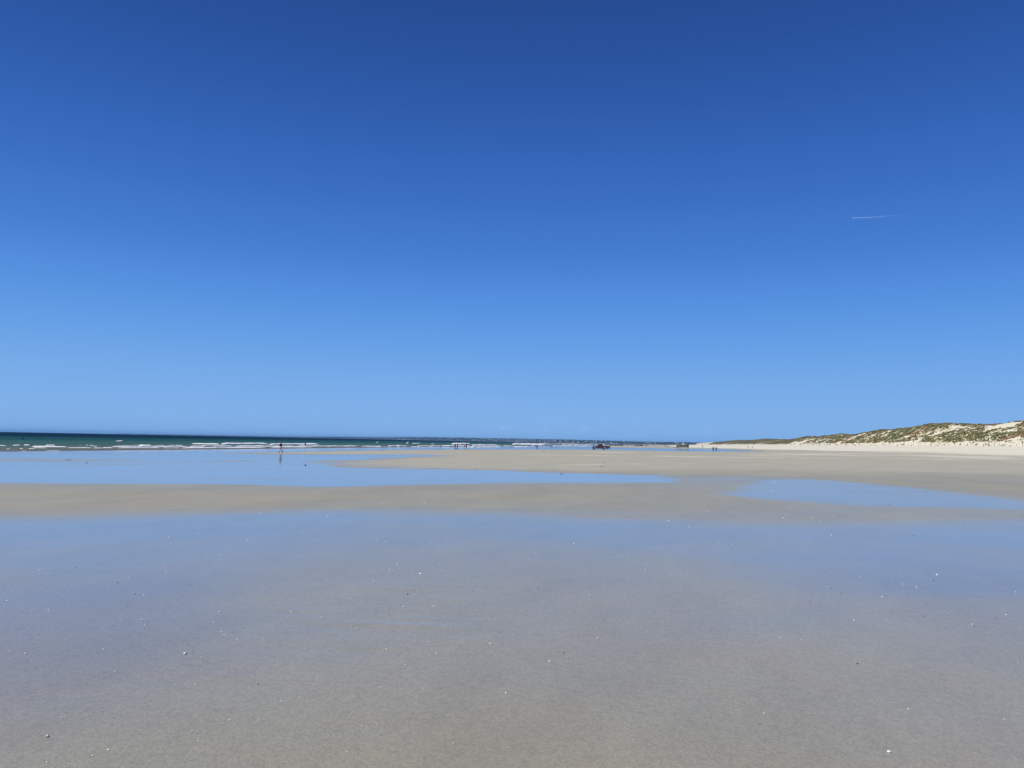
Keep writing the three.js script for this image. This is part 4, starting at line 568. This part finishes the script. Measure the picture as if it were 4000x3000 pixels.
{
  const r = rng(17), W = mat(0.2, 0.165, 0.125, 0.95), g = new THREE.CylinderGeometry(0.07, 0.085, 1.5, 8, 4).translate(0, 0.6, 0), p = g.attributes.position;
  for (let k = 0; k < p.count; k++) { const n = 1 + 0.15 * (noise2(p.getX(k) * 60, p.getY(k) * 3) - 0.5); p.setXYZ(k, p.getX(k) * n, p.getY(k) + (p.getY(k) > 1.3 ? p.getX(k) * 0.5 : 0), p.getZ(k) * n); } g.computeVertexNormals();
  POSTS.forEach(([x, d]) => { const o = new THREE.Mesh(g, W), s = 0.75 + 0.4 * r(), v = vOf(x, d); o.position.set(x, Math.max(ground(x, d), v > 262 ? dune(v, d)[1] : -9), -d); o.rotation.set((r() - 0.5) * 0.25, r() * 6, (r() - 0.5) * 0.3); o.scale.set(s * 1.3, s, s * 1.3); add(o, 'fence_post', 'short weathered wooden post in the row along the dune foot', 'post', 'posts along the dune foot'); });
}
{
  const [walls, roof] = houseGeometry(7, 4.5, 6, 3), o = new THREE.Group(); part(o, 'wall', walls, WHITEWALL); part(o, 'roof', roof, SLATE);
  for (const x of [-2, 0.2, 2.2]) part(o, 'window', box(0.9, 1.2, 0.1, x, 2.2, 3.02), mat(0.05, 0.06, 0.08, 0.2)); part(o, 'chimney', box(0.7, 1.6, 0.7, 2.6, 7.3, 0), WHITEWALL);
  const d = 2600, x = 0.2234 * d; o.position.set(x, 3.6, -d); o.rotation.y = -0.3; add(o, 'house', 'white house standing on the low dunes behind the blockhouse', 'house');
}
{ // gull
  const o = new THREE.Group(), W = mat(0.82, 0.82, 0.8, 0.8), G = mat(0.35, 0.37, 0.4, 0.8), Y = mat(0.6, 0.4, 0.05, 0.5);
  const b = new THREE.SphereGeometry(1, 16, 12), p = b.attributes.position; for (let k = 0; k < p.count; k++) { const x = p.getX(k); p.setXYZ(k, x * 0.19, p.getY(k) * 0.085 * (1 - 0.35 * Math.max(0, -x)) + 0.06 * x * 0.6, p.getZ(k) * 0.08 * (1 - 0.4 * Math.max(0, -x))); } b.computeVertexNormals();
  part(o, 'body', mergeGeometries([b.translate(0, 0.2, 0), new THREE.SphereGeometry(0.048, 12, 10).translate(0.185, 0.325, 0), new THREE.CylinderGeometry(0.042, 0.06, 0.13, 10).rotateZ(-0.5).translate(0.155, 0.26, 0)]), W);
  for (const s of [1, -1]) { const w = new THREE.SphereGeometry(1, 14, 8).scale(0.2, 0.055, 0.02).rotateZ(0.12).translate(-0.05, 0.215, s * 0.075); part(o, 'wing', w, G); part(o, 'leg', new THREE.CylinderGeometry(0.006, 0.006, 0.15, 5).translate(0.01, 0.07, s * 0.03), Y); }
  part(o, 'beak', new THREE.ConeGeometry(0.013, 0.06, 6).rotateZ(-Math.PI / 2).translate(0.255, 0.318, 0), Y); part(o, 'tail', box(0.12, 0.015, 0.06, -0.22, 0.15, 0), W);
  o.position.set(-9.9, ground(-9.9, 184.8), -184.8); o.rotation.y = 0.5; o.scale.setScalar(1.15); add(o, 'gull', 'white gull standing on the sand below the four beach walkers', 'bird');
}

// ---------------------------------------------------------------- shells and pebbles on the near sand
{
  const r = rng(63), W = mat(0.86, 0.84, 0.8, 0.45), W2 = mat(0.62, 0.58, 0.52, 0.5), K = mat(0.05, 0.047, 0.045, 0.5);
  const shellG = [0, 1, 2].map((q) => { // a ribbed, domed valve
    const nu = 15, nv = 8, g = sheet(nu, nv, (i, j) => { const a = (i / (nu - 1) - 0.5) * 2.5, t = j / (nv - 1), rib = 1 + 0.05 * Math.cos(i * Math.PI), R = t * (1 - 0.14 * (a / 1.25) ** 2 * (1 + q)) * rib; return { p: [R * Math.sin(a) * (0.62 + 0.08 * q), 0.36 * Math.sin(Math.PI * Math.min(1, t * 0.92 + 0.05)) ** 0.8 * Math.cos(a * 0.62) * (0.8 + 0.3 * q) + 0.02, R * Math.cos(a) - 0.5], c: [1, 1, 1] }; });
    return g;
  });
  const pebG = [1, 2, 3].map((q) => lump(q * 7.3, 1, 0.35, 0.7, 2, 0.3));
  const sorted = SHELLS.map((s, k) => k).sort((a, b) => SHELLS[b][2] / SHELLS[b][1] - SHELLS[a][2] / SHELLS[a][1]);
  const own = new Map();
  SHELLS.forEach(([x, d, w], k) => {
    const o = new THREE.Mesh(shellG[k % 3], r() < 0.45 ? W : W2); o.position.set(x, ground(x, d) + 0.003, -d); o.rotation.set((r() - 0.5) * 0.3, r() * 6.283, (r() - 0.5) * 0.3); { const f = d > 8.5 ? 0.68 : 0.82; o.scale.set(w * f, w * f, w * f); }
    const big = BIG_SHELLS.find(([bx, bd]) => Math.hypot(bx - x, bd - d) < 0.02);
    add(o, 'shell', big ? big[2] : 'small white shell lying scattered on the wet sand', 'shell', big ? 'large shells' : 'small shells scattered on the sand');
  });
  PEBBLES.forEach(([x, d, w], k) => { const o = new THREE.Mesh(pebG[k % 3], K); o.position.set(x, ground(x, d) + 0.001, -d); o.rotation.y = r() * 6.283; o.scale.setScalar(w * 0.82); add(o, 'pebble', 'tiny dark pebble lying on the near wet sand', 'pebble', 'dark pebbles on the near sand'); });
}

// ---------------------------------------------------------------- contrail
{
  const n = 60, K = 10, P = [], A = [], I = [], curve = new THREE.CatmullRomCurve3(CONTRAIL.map((p) => new THREE.Vector3(...p)));
  for (let i = 0; i <= n; i++) { const t = i / n, c = curve.getPoint(t), rad = 8 + 12 * t + 5 * noise2(t * 30, 1), tan = curve.getTangent(t), s = new THREE.Vector3(0, 1, 0).cross(tan).normalize(), u = tan.clone().cross(s); for (let a = 0; a < K; a++) { const th = a / K * 6.2832, q = c.clone().addScaledVector(s, Math.cos(th) * rad).addScaledVector(u, Math.sin(th) * rad); P.push(q.x, q.y, q.z); A.push(1, 1, 1, (0.27 * (1 - t) ** 1.6 + 0.01) * Math.min(1, i / 2 + 0.3) * (0.75 + 0.5 * noise2(t * 40, 7))); } }
  for (let i = 0; i < n; i++) for (let a = 0; a < K; a++) { const p = i * K + a, q = i * K + (a + 1) % K; I.push(p, q, q + K, p, q + K, p + K); }
  const g = new THREE.BufferGeometry(); g.setAttribute('position', new THREE.Float32BufferAttribute(P, 3)); g.setAttribute('color', new THREE.Float32BufferAttribute(A, 4)); g.setIndex(I); g.computeVertexNormals();
  add(new THREE.Mesh(g, new THREE.MeshPhysicalMaterial({ color: col(0.9, 0.9, 0.9), vertexColors: true, transparent: true, roughness: 1, specularIntensity: 0 })), 'contrail_cloud', 'thin white vapour trail high in the clear sky', 'contrail');
}

// ---------------------------------------------------------------- sea air
scene.fog = new THREE.FogExp2(new THREE.Color().setRGB(0.22, 0.52, 1), 6.5e-5);

renderer.render(scene, camera);
